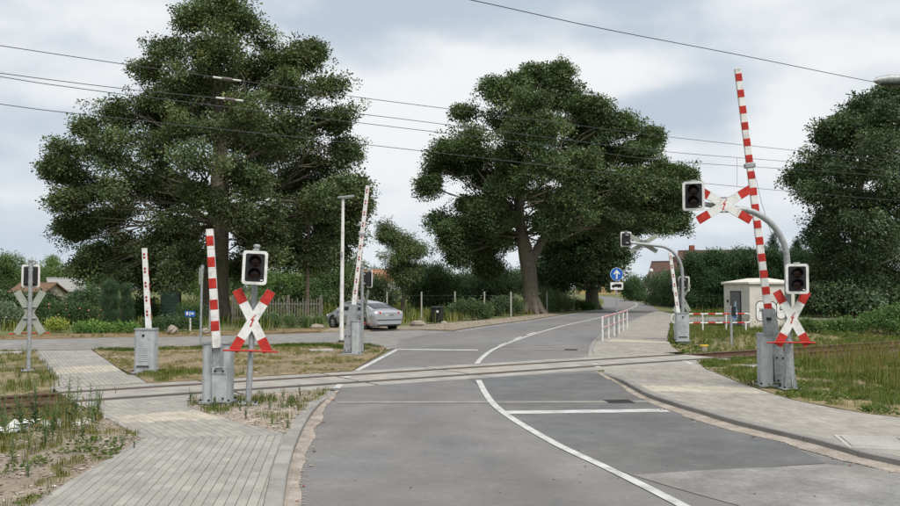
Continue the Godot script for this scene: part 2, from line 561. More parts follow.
func make_ground():
	patch.seed = 3; patch.frequency = 1.0; patch.fractal_octaves = 3
	U0 = uu(G(66, 396.5)); U1 = uu(G(706, 356.5))
	# the ground: one sheet to the horizon, laid out along the track, with the trackbed cut into it
	var us := [-3000.0, -600.0, -200.0, -80.0]
	var u := -60.0
	while u < 100.0:
		us.append(u); u += 2.0
	us.append_array([110.0, 200.0, 600.0, 3000.0])
	us.append_array([U0 - 0.02, U0, U1, U1 + 0.02])
	us.sort()
	var vs := [-3000.0, -500.0, -120.0, -60.0, -30.0, -16.0, -8.0, -5.6, -5.4, -3.0, -2.1, -1.75, -1.3, 0.0, 1.3, 1.75, 2.1, 3.0, 5.0, 5.4, 5.6, 8.0, 12.0, 20.0, 30.0, 45.0, 60.0, 90.0, 150.0, 300.0, 700.0, 3000.0]
	var g := MB.new(); g.tint = Color.WHITE
	var hh := func(a, b):
		if absf(b) < 5.5 and (a < U0 - 0.01 or a > U1 + 0.01):
			return -0.2 if absf(b) < 1.5 else -0.26
		return -0.025
	for i in us.size() - 1:
		for j in vs.size() - 1:
			var p := []
			for q in [[i, j], [i + 1, j], [i + 1, j + 1], [i, j + 1]]:
				p.append(T(us[q[0]], vs[q[1]], hh.call(us[q[0]], vs[q[1]])))
			g.tri(p[0], p[1], p[2], p[0] - Vector3(0, 50, 0)); g.tri(p[0], p[2], p[3], p[0] - Vector3(0, 50, 0))
	struct("ground", g, M.turf)
	# main road: near part, far part
	kerb_left = curve(gpts([[337, 391.5], [331, 397], [320, 407], [309, 421], [299, 441], [290, 468], [284, 506], [278, 560], [262, 700]]), 0.12)
	kerb_right = curve(gpts([[598, 372.5], [620, 383], [645, 397], [672, 407], [700, 415.5], [740, 427.5], [815, 446], [864, 460], [900, 468], [1000, 492], [1200, 542]]), 0.12)
	var near := []
	near.append_array(kerb_left)
	near.append_array(gpts([[500, 900], [1400, 900]]))
	var kr := kerb_right.duplicate(); kr.reverse()
	near.append_array(kr)
	near.append(T(uu(G(600, 370)), -1.52)); near.append(T(uu(G(336, 390)), -1.52))
	var rd := MB.new(); rd.tint = Color.WHITE
	var mid_line := curve(gpts([[478.5, 380.3], [484, 391], [491.5, 402], [503, 412.5], [522, 425], [560, 446.5], [600, 465], [640, 484.5], [682, 506], [760, 548], [900, 620]]), 0.5)
	var pn := patchy(0.14, 0.22, 0.04)
	var worn := func(x, z):                           # tyre-worn lengthwise streaks, slightly paler and browner
		var best := 0.0; var bd := 1e9
		for p in mid_line:
			if absf(p.z - z) < bd:
				bd = absf(p.z - z); best = p.x
		var k: float = patch.get_noise_2d((x - best) * 0.55, z * 0.035)
		var c: Color = pn.call(x, z)
		return Color(c.r * (1.0 + 0.26 * k), c.g * (1.0 + 0.24 * k), c.b * (1.0 + 0.2 * k))
	sheet(rd, xz(near), 0.5, flat(0.0), worn)
	var road := struct("road", rd, M.asphalt)
	kerb_far = curve(gpts([[587.5, 357.3], [588, 352], [592, 344.5], [600, 337], [612, 330.5], [628, 323.4], [645, 316.2], [655, 311.8], [655, 308], [645, 304], [632, 301], [620, 298.6], [609, 296.6]]), 0.8)
	var left_far := gpts([[597, 296.2], [603, 299.5], [604.5, 303], [602, 308], [585, 311.5], [560, 315.5], [527, 321], [500, 324.5], [470, 328.5], [452, 331.5]])
	var far_road := kerb_far.duplicate()
	far_road.append_array(left_far)
	far_road.append_array(gpts([[430, 333.5], [400, 340], [396, 347.5], [350, 371.5]]))
	var a0 := T(uu(G(345, 373)), 1.52); var a1 := T(uu(G(587.5, 358.5)), 1.52)
	far_road.append(a0); far_road.append(a1)
	var fr := MB.new(); fr.tint = Color.WHITE
	sheet(fr, xz(far_road), 2.0, flat(0.0), patchy(0.26, 0.15, 0.06))
	var road2 := struct("road", fr, M.asphalt)
	# side street coming in from the left
	var ss := MB.new(); ss.tint = Color.WHITE
	var st := gpts([[-260, 345.5], [-60, 341], [0, 340], [120, 337.5], [200, 336.3], [320, 332.8], [420, 330.2], [452, 331.4], [430, 333.6], [400, 340.2], [396, 347.6], [387.5, 349.5], [376, 345.2], [361, 343.2], [320, 343.2], [200, 346], [91, 349.3], [36, 350.2], [-60, 353], [-260, 359]])
	sheet(ss, xz(st), 2.0, flat(-0.004), patchy(0.12, 0.15, 0.06))
	struct("side_street", ss, M.asphalt_pale)
	# darker resurfaced part of the right lane, paler strip of older paving beside it
	var dk := MB.new(); dk.tint = Color.WHITE
	var dpoly := [T(uu(G(482, 381)), -1.525)]
	dpoly.append_array(curve(gpts([[484, 388], [496, 404], [515, 419], [560, 445.5], [600, 462], [632, 476]]), 0.5))
	dpoly.append_array(gpts([[768, 467.5], [825, 463.6]]))
	for k in range(kerb_right.size() - 1, -1, -1):
		if kerb_right[k].x < G(815, 446).x - 0.2:
			dpoly.append(kerb_right[k] + Vector3(-0.05, 0, 0.05))
	sheet(dk, xz(dpoly), 1.0, flat(0.004), patchy(0.3, 0.4, 0.05))
	obj("resurfaced_asphalt", dk, M.asphalt_new, road)
	var pl := MB.new(); pl.tint = Color.WHITE
	sheet(pl, xz(gpts([[632, 475.5], [700, 471], [768, 467.8], [826, 464.5], [885, 469.5], [1000, 497], [1000, 560], [850, 560], [738, 506], [680, 490]])), 0.6, flat(0.006), patchy(0.2, 0.5, 0.06))
	obj("old_asphalt", pl, M.asphalt_pale, road)
	litter(road, xz(gpts([[345, 400], [590, 380], [700, 430], [760, 470], [900, 506], [330, 506], [320, 450]])), 160, 0.003, 0.011, [Color(0.1, 0.09, 0.08), Color(0.16, 0.12, 0.08), Color(0.3, 0.28, 0.25), Color(0.07, 0.06, 0.05)], 91, flat(0.008))
	# washed-in sand along the kerbs
	sand_drift(kerb_left, 1, [0.04, 0.1, 0.16, 0.18, 0.17, 0.17, 0.17, 0.17, 0.17], 0, road)
	sand_drift(kerb_right, -1, [0.06, 0.1, 0.14, 0.18, 0.26, 0.36, 0.3, 0.22, 0.2], 1, road)
	# markings
	var paint := func(pts, width, parent):
		var m := MB.new()
		ribbon(m, pts, width, 0.009)
		obj("painted_line", m, M.marking, parent)
	paint.call(curve(gpts([[478.5, 380.3], [484, 391], [491.5, 402], [503, 412.5], [522, 425], [560, 446.5], [600, 465], [640, 484.5], [682, 506], [760, 548]])), 0.125, road)
	paint.call(gpts([[507, 412.9], [667, 410.8]]), 0.34, road)
	paint.call(curve(gpts([[477, 364], [481, 359], [490.5, 351.3], [501, 346.2], [515.5, 340.5], [542, 331.8], [569, 324.5], [590, 320], [606, 316], [622, 311.5], [632, 308], [637, 305], [634, 302.6]])), 0.14, road2)
	for d in [[[499, 346], [507.5, 342.8]], [[514, 339.6], [521.5, 336.9]], [[527, 335], [535.5, 332.3]]]:
		paint.call(gpts(d), 0.13, road2)
	paint.call(gpts([[397, 349.6], [478, 350.4]]), 0.4, road2)
	paint.call(gpts([[357, 370.8], [398, 349.3]]), 0.14, road2)
	paint.call(curve(gpts([[456, 331.8], [490, 326.6], [527, 321.6], [560, 316.4], [585, 312.3], [601, 308.9]])), 0.12, road2)
	# drainage channels across the road with their grates
	channel([[337, 402.7], [607, 402.2]], [[631, 401.8], [663, 401.4]], [[607, 402.2], [631, 401.8]], 0.22, road)
	channel([[500, 349.2], [565, 349.9]], [], [[565, 349.9], [577, 350]], 0.3, road2)

# small stones, crumbs and dead leaves lying about; one uncountable scatter
func litter(parent: Node, poly: PackedVector2Array, n: int, lo: float, hi: float, cols: Array, sd: int, hf: Callable):
	var r := RandomNumberGenerator.new(); r.seed = sd
	var stone := MB.new(); stone.tint = Color.WHITE
	stone.lathe(at(0, 0, 0), [Vector2(0.6, -0.2), Vector2(1, 0.25), Vector2(0.5, 0.7), Vector2(0, 0.75)], 6)
	var xs := []; var cs := []
	for p in in_poly(poly, r, n):
		var sz := lerpf(lo, hi, pow(r.randf(), 3.0))
		xs.append(Transform3D(Basis(Vector3.UP, r.randf() * TAU).scaled(Vector3(sz * r.randf_range(0.8, 1.6), sz * r.randf_range(0.5, 1.0), sz)), Vector3(p.x, hf.call(p.x, p.y), p.y)))
		cs.append(cols[r.randi() % cols.size()] * r.randf_range(0.75, 1.2))
	multi("crumbs", stone.mesh(), M.tinted, xs, cs, parent).set_meta("kind", "stuff")

func sand_drift(edge: Array, side: int, widths: Array, sd: int, road):
	var mb := MB.new(); mb.tint = Color.WHITE
	var inner := []; var outer := []
	var run := 0.0
	for k in edge.size():
		var p: Vector3 = edge[k]
		if k > 0:
			run += p.distance_to(edge[k - 1])
		if run > 17.0:
			break
		var d: Vector3 = (edge[mini(k + 1, edge.size() - 1)] - edge[maxi(k - 1, 0)]).normalized()
		var s := Vector3(-d.z, 0, d.x) * side * (-1)
		var t := clampf(run / 15.0, 0, 0.999) * (widths.size() - 1)
		var w: float = lerpf(widths[int(t)], widths[int(t) + 1], t - int(t))
		w += w * (0.5 * patch.get_noise_2d(run * 0.5 + sd * 40, 3.0) + 0.12 * patch.get_noise_2d(run * 2.0, 9.0 + sd))
		inner.append(p - s * 0.01); outer.append(p + s * maxf(w, 0.04))
	var up := Vector3(0, 0.0085, 0)
	for k in inner.size() - 1:
		var e0 := Vector3(0, 0.016, 0)
		mb.tint = Color.WHITE * (1.0 + 0.12 * patch.get_noise_1d(k * 0.9))
		mb.t3(inner[k] + up + e0, outer[k] + up, outer[k + 1] + up, Vector3.UP)
		mb.t3(inner[k] + up + e0, outer[k + 1] + up, inner[k + 1] + up + e0, Vector3.UP)
	obj("drifted_sand", mb, M.sand, road)
	# crumbs, leaves and pebbles lying on it and spilling onto the asphalt
	var r := RandomNumberGenerator.new(); r.seed = 60 + sd
	var stone := MB.new()
	stone.tint = Color.WHITE
	stone.lathe(at(0, 0, 0), [Vector2(0.6, 0), Vector2(1, 0.35), Vector2(0.5, 0.75), Vector2(0, 0.8)], 6)
	var xs := []; var cs := []
	for k in 3000:
		var i := r.randi() % (inner.size() - 1)
		var t := absf(r.randfn()) * 0.22 + 0.8 if k > 900 else pow(r.randf(), 0.8) * 1.7
		var p: Vector3 = inner[i].lerp(inner[i + 1], r.randf()) .lerp(outer[i], t)
		var sz := r.randf_range(0.002, 0.0055) if r.randf() < 0.975 or k > 900 else r.randf_range(0.012, 0.02)
		xs.append(Transform3D(Basis(Vector3.UP, r.randf() * TAU).scaled(Vector3(sz * r.randf_range(0.8, 1.9), sz, sz)), p + Vector3(0, 0.008, 0)))
		cs.append(Color(0.4, 0.335, 0.265) * r.randf_range(0.7, 1.15) if k > 900 else [Color(0.3, 0.24, 0.18), Color(0.16, 0.11, 0.07), Color(0.4, 0.36, 0.3), Color(0.22, 0.05, 0.03), Color(0.1, 0.09, 0.08)][r.randi() % 5])
	var o := multi("crumbs", stone.mesh(), M.tinted, xs, cs, road)
	o.set_meta("kind", "stuff")

func channel(a: Array, b: Array, grate: Array, w: float, road):
	for seg in [a, b]:
		if seg.size() == 2:
			var m := MB.new(); m.tint = Color.WHITE
			ribbon(m, gpts(seg), w, 0.0075)
			m.c.resize(m.v.size()); m.c.fill(Color(0.8, 0.8, 0.8))
			obj("drain_channel", m, M.concrete, road)
	var p := G(grate[0][0], grate[0][1]); var q := G(grate[1][0], grate[1][1])
	var d := (q - p).normalized()
	var len := p.distance_to(q)
	var g := Node3D.new(); g.name = "drain_grate"
	road.add_child(g, true)
	var x := Transform3D(Basis(d, Vector3.UP, d.cross(Vector3.UP)), (p + q) / 2)
	var base := MB.new()
	base.box(x * at(0, 0.006, 0), Vector3(len, 0.004, 0.36), 0.001)
	obj("pit", base, M.hole, g)
	var bars := maxi(6, int(len / 0.045))
	for k in bars + 1:
		var m := MB.new()
		m.box(x * at(-len / 2 + len * k / bars, 0.012, 0), Vector3(0.018, 0.012, 0.36), 0.002)
		obj("bar", m, M.iron, g)
	var fr := MB.new()
	for s in [-1, 1]:
		fr.box(x * at(0, 0.012, s * 0.185), Vector3(len + 0.03, 0.012, 0.02), 0.002)
	obj("frame", fr, M.iron, g)

# ---------------------------------------------------------------- kerbs and paving
func make_kerb(called: String, edge: Array, side: int, width: float, length: float, from := 0, tone := 1.0):
	var k := struct(called, null, null)
	var i := from
	while i < edge.size() - 1:
		var j := i
		var run := 0.0
		while j < edge.size() - 1 and run < length:
			run += edge[j].distance_to(edge[j + 1]); j += 1
		var m := MB.new()
		m.tint = Color.WHITE * (tone * rng.randf_range(0.9, 1.06))
		var rings := []
		for q in range(i, j + 1):
			var d: Vector3 = (edge[mini(q + 1, edge.size() - 1)] - edge[maxi(q - 1, 0)]).normalized()
			var s := Vector3(-d.z, 0, d.x) * side
			var p: Vector3 = edge[q]
			if q == i:
				p += d * 0.006
			if q == j:
				p -= d * 0.006
			var h := rise(p + s * 0.1) + 0.006
			rings.append([p + Vector3(0, -0.06, 0), p + Vector3(0, h - 0.015, 0), p + s * 0.018 + Vector3(0, h, 0), p + s * width + Vector3(0, h, 0), p + s * width + Vector3(0, -0.06, 0)])
		for q in rings.size() - 1:
			var mid: Vector3 = (rings[q][0] + rings[q][3] + rings[q + 1][0] + rings[q + 1][3]) / 4
			for z in 4:
				m.quad(rings[q][z], rings[q][z + 1], rings[q + 1][z + 1], rings[q + 1][z], mid)
		for z in [0, rings.size() - 1]:
			var inside: Vector3 = (rings[0][0] + rings[-1][3]) / 2
			for w in [1, 2, 3]:
				m.tri(rings[z][0], rings[z][w], rings[z][w + 1], inside)
		obj("kerbstone", m, M.concrete, k)
		i = j
	return k

func offset_edge(edge: Array, side: int, dist: float) -> Array:
	var o := []
	for q in edge.size():
		var d: Vector3 = (edge[mini(q + 1, edge.size() - 1)] - edge[maxi(q - 1, 0)]).normalized()
		var s := Vector3(-d.z, 0, d.x) * side
		o.append(edge[q] + s * dist)
	return o

# paving of 20 x 10 cm blocks in running bond; the largest in view are single pieces, the rest one mesh
func paving(called: String, pts: Array, dir: Vector3, singles: int, bl := 0.2, bw := 0.1, tone := Color.WHITE, gap := 0.005, strips := []):
	var poly := xz(pts)
	var root := struct(called, null, null)
	var bed := MB.new(); bed.tint = Color.WHITE * 0.66
	sheet(bed, poly, 1.0, ramped(-0.014))
	obj("bedding", bed, M.sand, root)
	dir.y = 0
	dir = dir.normalized()
	var a := Vector2(dir.x, dir.z); var b := Vector2(-a.y, a.x)
	var lo := Vector2(1e9, 1e9); var hi := -lo
	for p in poly:
		var q := Vector2(p.dot(a), p.dot(b))
		lo = lo.min(q); hi = hi.max(q)
	var r := RandomNumberGenerator.new(); r.seed = hash(called)
	var whole := []
	var rest := MB.new(); rest.tint = Color.WHITE
	var row := int(floor(lo.y / bw))
	var inset := Geometry2D.offset_polygon(poly, -0.001)
	while row * bw < hi.y:
		var off := (0.5 * bl if row % 2 else 0.0) + 0.02 * sin(row * 3.7)
		var col := int(floor((lo.x - off) / bl))
		while col * bl + off < hi.x:
			var x0 := col * bl + off + gap / 2; var x1 := x0 + bl - gap
			var y0 := row * bw + gap / 2; var y1 := y0 + bw - gap
			var c := PackedVector2Array([a * x0 + b * y0, a * x1 + b * y0, a * x1 + b * y1, a * x0 + b * y1])
			var mid := (c[0] + c[2]) / 2
			var n := 0
			for p in c:
				if Geometry2D.is_point_in_polygon(p, poly):
					n += 1
			col += 1
			var k := r.randf_range(0.9, 1.07) * (1.0 + 0.16 * patch.get_noise_2d(mid.x * 0.5, mid.y * 0.5))
			var t := Color(tone.r * k, tone.g * k * r.randf_range(0.985, 1.01), tone.b * k * r.randf_range(0.96, 1.02))
			var pale := 0
			for s in strips:
				if Geometry2D.is_point_in_polygon(mid, s):
					t = Color(k * 1.36, k * 1.29, k * 1.14)
					pale = 10
			if n == 4:
				whole.append([mid, t, pale])
			elif n > 0:
				for piece in Geometry2D.intersect_polygons(c, poly):
					paver_top(rest, piece, t, r.randf_range(-0.001, 0.001))
		row += 1
	whole.sort_custom(func(p, q): return p[0].length_squared() < q[0].length_squared())
	var shapes := []
	var tones := []
	var x := Basis(Vector3(a.x, 0, a.y), Vector3.UP, Vector3(b.x, 0, b.y))
	for k in 20:
		var m := MB.new()
		var t := 0.905 + 0.018 * (k % 10)
		m.tint = Color(tone.r * t, tone.g * t * (0.985 + 0.003 * (k % 10)), tone.b * t * (0.96 + 0.005 * ((k * 7) % 10)))
		if k >= 10:                                    # the pale warning strip
			m.tint = Color(t * 1.36, t * 1.29, t * 1.14)
		m.bx(Vector3(0, -0.02, 0), Vector3(bl - gap, 0.04, bw - gap), 0.004)
		m.scale_colors(1.0 / BOOST)
		shapes.append(m.mesh())
	for k in whole.size():
		var p: Vector2 = whole[k][0]
		if k < singles:
			var o := MeshInstance3D.new()
			o.mesh = shapes[r.randi() % 10 + whole[k][2]]
			o.material_override = M.paver
			o.name = "paver"
			o.transform = Transform3D(x, Vector3(p.x, rise(Vector3(p.x, 0, p.y)) + r.randf_range(-0.0015, 0.0015), p.y))
			root.add_child(o, true)
		else:
			var q := PackedVector2Array([p - a * (bl - gap) / 2 - b * (bw - gap) / 2, p + a * (bl - gap) / 2 - b * (bw - gap) / 2, p + a * (bl - gap) / 2 + b * (bw - gap) / 2, p - a * (bl - gap) / 2 + b * (bw - gap) / 2])
			paver_top(rest, q, whole[k][1], r.randf_range(-0.0015, 0.0015))
	var o := obj("pavers", rest, M.paver, root)
	o.set_meta("kind", "stuff")
	return root

func paver_top(m: MB, poly: PackedVector2Array, t: Color, dy: float):
	m.tint = t
	var mid := Vector2.ZERO
	for p in poly:
		mid += p / poly.size()
	var top := []; var low := []
	for p in poly:
		var y := rise(Vector3(p.x, 0, p.y)) + dy
		var q := p + (mid - p).normalized() * 0.004
		top.append(Vector3(q.x, y, q.y))
		low.append(Vector3(p.x, y - 0.008, p.y))
	var c := Vector3(mid.x, top[0].y - 0.05, mid.y)
	for k in range(1, top.size() - 1):
		m.tri(top[0], top[k], top[k + 1], c)
	for k in top.size():
		var l := (k + 1) % top.size()
		m.quad(top[k], top[l], low[l], low[k], c)

func make_paving():
	make_kerb("kerb_left", kerb_left, 1, 0.17, 1.0, 0, 0.9)
	make_kerb("kerb_right", kerb_right, -1, 0.15, 1.0, 0, 0.8)
	var kf := kerb_far.slice(0, 70)
	make_kerb("kerb_far", kf, 1, 0.15, 1.0, 0, 0.85)
	var kl_in := offset_edge(kerb_left, 1, 0.176)
	var kr_in := offset_edge(kerb_right, -1, 0.156)
	var kf_in := offset_edge(kf, 1, 0.156)
	# left footway along the road
	var lower := spts([[30, 506], [60, 486.5], [142, 438.6], [200, 438.3], [250, 436.3], [289, 434.3]])
	for p in kl_in:
		if p.z > lower[-1].z + 0.05:
			lower.append(p)
	lower = lower.filter(func(p): return p.z < -5.0)
	lower.append(S(-40, 552))
	paving("footway_left", lower, S(282, 436) - S(256, 506), 300)
	# left footway from there over the rails
	var lu := uu(G(80, 405))
	var upper := [T(uu(G(83, 406)), -1.53, 0), T(uu(G(187, 397.3)), -1.53, 0)]
	upper.append_array(spts([[187, 406], [208, 414], [249, 424.5], [288, 434], [250, 436], [200, 438], [144.5, 438.2], [98, 413]]))
	var strip1 := xz(spts([[114, 416.7], [212, 409.5], [225, 418.5], [125, 423]]))
	paving("footway_crossing_near", upper, S(146, 438) - S(98, 413), 300, 0.2, 0.1, Color(0.97, 0.97, 0.96), 0.005, [strip1])
	var ufar := [T(uu(G(147, 383.2)), 1.53, 0), T(uu(G(54, 389.6)), 1.53, 0)]
	ufar.append_array(spts([[59, 379.5], [36, 350.6], [91, 349.7], [108, 361], [118.6, 368.5], [127.5, 375], [135, 375.2]]))
	var strip2 := xz(spts([[52, 368], [114, 365], [121, 370.5], [55, 374]]))
	paving("footway_crossing_far", ufar, S(58, 379) - S(38, 352), 120, 0.2, 0.1, Color(0.97, 0.97, 0.96), 0.005, [strip2])
	# right footway beside the road
	var rn := [T(uu(G(697, 362.3)), -1.53, 0), T(uu(G(602, 369)), -1.53, 0)]
	var cut := kr_in.filter(func(p): return vv(p) < -1.6 and p.z < -6.5)
	rn.append_array(cut)
	rn.append_array(spts([[1000, 440], [900, 417.6], [864, 413.4], [829, 407.2], [793, 400], [767, 392], [740, 383], [722, 375.5], [707, 370]]))
	var strip3 := xz(spts([[633, 385.5], [700, 386], [757, 388.5], [772, 393.5], [700, 391.8], [655, 391.4]]))
	paving("footway_right_near", rn, S(900, 460) - S(740, 421), 300, 0.2, 0.1, Color(1.02, 1.0, 0.97), 0.004, [strip3])
	var rf := [T(uu(G(684, 352.2)), 1.53, 0), T(uu(G(589.5, 358.3)), 1.53, 0)]
	rf.append_array(kf_in.filter(func(p): return vv(p) > 1.6 and p.z > -95.0))
	rf.append_array(spts([[660, 311], [672, 314], [671, 322], [667, 338], [671, 346.5]]))
	rf.reverse()
	var strip4 := xz(spts([[612, 339.3], [668, 341.2], [668, 343.6], [606, 341.5]]))
	paving("footway_right_far", rf, S(628, 322) - S(600, 336), 60, 0.2, 0.1, Color(0.98, 0.96, 0.93), 0.004, [strip4])
	# edging strips of the left footway
	for e in [[[98, 413], [146, 438]], [[36, 350.5], [59, 380]], [[59, 380], [53, 389]]]:
		var a := S(e[0][0], e[0][1]); var b := S(e[1][0], e[1][1])
		a.y = 0.0; b.y = 0.0
		var ed := curve([a, b], 0.3)
		var k = make_kerb("edging", ed, 1, 0.07, 1.0, 0, 0.92)
		k.position.y = 0.004
	# service cover let into the right footway
	var sc := struct("service_cover", null, null)
	var c := S(905, 444)
	var bs := Basis(Vector3.UP, deg_to_rad(-14))
	for q in [[0.0, 0.44, 1.5, 0.05, "frame"], [0.0, -0.44, 1.5, 0.05, "frame"], [-0.73, 0, 0.05, 0.83, "frame"], [0.73, 0, 0.05, 0.83, "frame"], [-0.35, 0, 0.66, 0.8, "cover_plate"], [0.35, 0, 0.66, 0.8, "cover_plate"]]:
		var m := MB.new(); m.tint = Color.WHITE * (1.25 if q[4] == "frame" else 1.1)
		m.box(Transform3D(bs, c + bs * Vector3(q[0], 0.0, q[1])), Vector3(q[2], 0.02, q[3]), 0.003)
		obj(q[4], m, M.concrete, sc)

# ---------------------------------------------------------------- rails and crossing slabs
func make_track():
	var tr := struct("track", null, null)
	for s in [-1, 1]:
		var m := MB.new()
		var x := Transform3D(Basis(DV * -1.0, Vector3.UP, DU), T(0, s * 0.752))
		var prof := PackedVector2Array([Vector2(-0.07, -0.17), Vector2(0.07, -0.17), Vector2(0.07, -0.158), Vector2(0.014, -0.14), Vector2(0.01, -0.045), Vector2(0.034, -0.034), Vector2(0.036, -0.008), Vector2(0.026, 0.002), Vector2(-0.026, 0.002), Vector2(-0.036, -0.008), Vector2(-0.034, -0.034), Vector2(-0.01, -0.045), Vector2(-0.014, -0.14), Vector2(-0.07, -0.158)])
		m.prism(x, prof, -70.0, 120.0)
		var rail := obj("rail", m, M.rust, tr)
		var hd := MB.new()
		hd.box(Transform3D(x.basis, T(25, s * 0.752, 0.003)), Vector3(0.058, 0.004, 190), 0.001)
		obj("running_surface", hd, M.steel, rail)
	# sleepers where the slabs end
	var n := 0
	for k in 150:
		var u := U1 + 0.5 + 0.62 * k
		if k > 75:
			u = U0 - 0.5 - 0.62 * (k - 76)
		if k > 110:
			break
		var m := MB.new()
		m.box(Transform3D(Basis(DU, Vector3.UP, DU.cross(Vector3.UP)), T(u, rng.randf_range(-0.02, 0.02), -0.2)), Vector3(0.24, 0.08, 2.5), 0.012)
		var sl := obj("sleeper", m, M.timber, tr)
		for s in [-1, 1]:
			var c := MB.new()
			for w in [-1, 1]:
				c.box(Transform3D(Basis(DU, Vector3.UP, DU.cross(Vector3.UP)), T(u, s * 0.752 + w * 0.11, -0.145)), Vector3(0.11, 0.035, 0.07), 0.006)
			obj("fastening", c, M.rust, sl)
	# ballast stones
	var st := MB.new(); st.tint = Color.WHITE
	st.lathe(at(0, 0, 0), [Vector2(0.0, -0.7), Vector2(0.8, -0.3), Vector2(1, 0.2), Vector2(0.4, 0.7), Vector2(0, 0.75)], 5)
	var xs := []; var cs := []
	for k in 14000:
		var u := U1 + 0.05 + pow(rng.randf(), 1.3) * 40.0 if k % 4 else U0 - 0.05 - rng.randf() * 12.0
		var v := rng.randf_range(-1.7, 1.7)
		var sz := rng.randf_range(0.02, 0.042)
		xs.append(Transform3D(Basis.from_euler(Vector3(rng.randf() * 6, rng.randf() * 6, rng.randf() * 6)).scaled(Vector3(sz, sz * rng.randf_range(0.6, 1.0), sz * rng.randf_range(0.7, 1.3))), T(u, v, -0.185 + 0.04 * rng.randf())))
		var q := rng.randf_range(0.6, 1.4)
		cs.append(Color(0.15, 0.105, 0.075) * q)
	var o := multi("ballast", st.mesh(), M.tinted, xs, cs, tr)
	o.set_meta("kind", "stuff")
	# slabs
	var sl := struct("crossing_slabs", null, null)
	var ub := Basis(DU, Vector3.UP, DU.cross(Vector3.UP))
	for row in [[-1.5, -0.965, 0.0], [-0.545, 0.545, 0.0], [0.965, 1.5, 0.0]]:
		var u := U0
		var big := [uu(G(265, 388)), uu(G(190, 384)), uu(G(181, 389)), uu(G(142, 399)), uu(G(373, 377))]
		var cuts := [U0]
		while u < U1 - 3.4:
			u += 2.97
			cuts.append(u)
		cuts.append(U1)
		for k in cuts.size() - 1:
			var a: float = cuts[k] + (0.008 if k else 0.0); var b: float = cuts[k + 1] - 0.008
			if k in [0, 1, 2]:
				b -= 0.06
			var m := MB.new()
			var t := rng.randf_range(0.92, 1.06)
			m.tint = Color(t, t * 0.995, t * 0.975)
			m.box(Transform3D(ub, T((a + b) / 2, (row[0] + row[1]) / 2, -0.062 + rng.randf_range(-0.002, 0.002))), Vector3(b - a, 0.13, row[1] - row[0]), 0.008)
			obj("slab", m, M.concrete, sl)
	for s in [-1, 1]:
		for e in [[0.877, 0.165], [0.6, 0.095]]:
			var rb := MB.new()
			rb.box(Transform3D(ub, T((U0 + U1) / 2, s * e[0], -0.055)), Vector3(U1 - U0 - 0.02, 0.1, e[1]), 0.008)
			obj("rubber_filler", rb, M.filler, sl)
	var fl := MB.new()
	for s in [-1, 1]:
		fl.box(Transform3D(ub, T((U0 + U1) / 2, s * 0.728, -0.14)), Vector3(U1 - U0, 0.04, 0.19), 0.002)
	obj("flange_groove", fl, M.hole, sl)
	var un := MB.new()
	un.box(Transform3D(ub, T((U0 + U1) / 2, 0, -0.12)), Vector3(U1 - U0, 0.02, 3.0), 0.002)
	obj("underlay", un, M.hole, sl)
	# short pieces of edge line painted on the slabs
	for q in [[[336, 388.6], [340.5, 384.6]], [[346, 378.2], [349, 376.6]], [[593, 363.8], [597, 364.8]], [[597, 366.5], [600, 368]], [[684, 361], [692, 364.6]]]:
		var m := MB.new()
		ribbon(m, gpts(q), 0.14, 0.008)
		obj("painted_mark", m, M.marking, sl)

# ---------------------------------------------------------------- crossing equipment (built facing +z, base at the origin)
func sub(called: String, parent: Node) -> Node3D:
	var o := Node3D.new()
	o.name = called
	parent.add_child(o, true)
	return o

func bolts(parent: Node, where: Array, r := 0.018, dir := Vector3(0, 0, 1)):
	for p in where:
		var m := MB.new()
		m.tube([p, p + dir * 0.022], [r, r * 0.9], 6)
		obj("bolt", m, M.dark, parent)

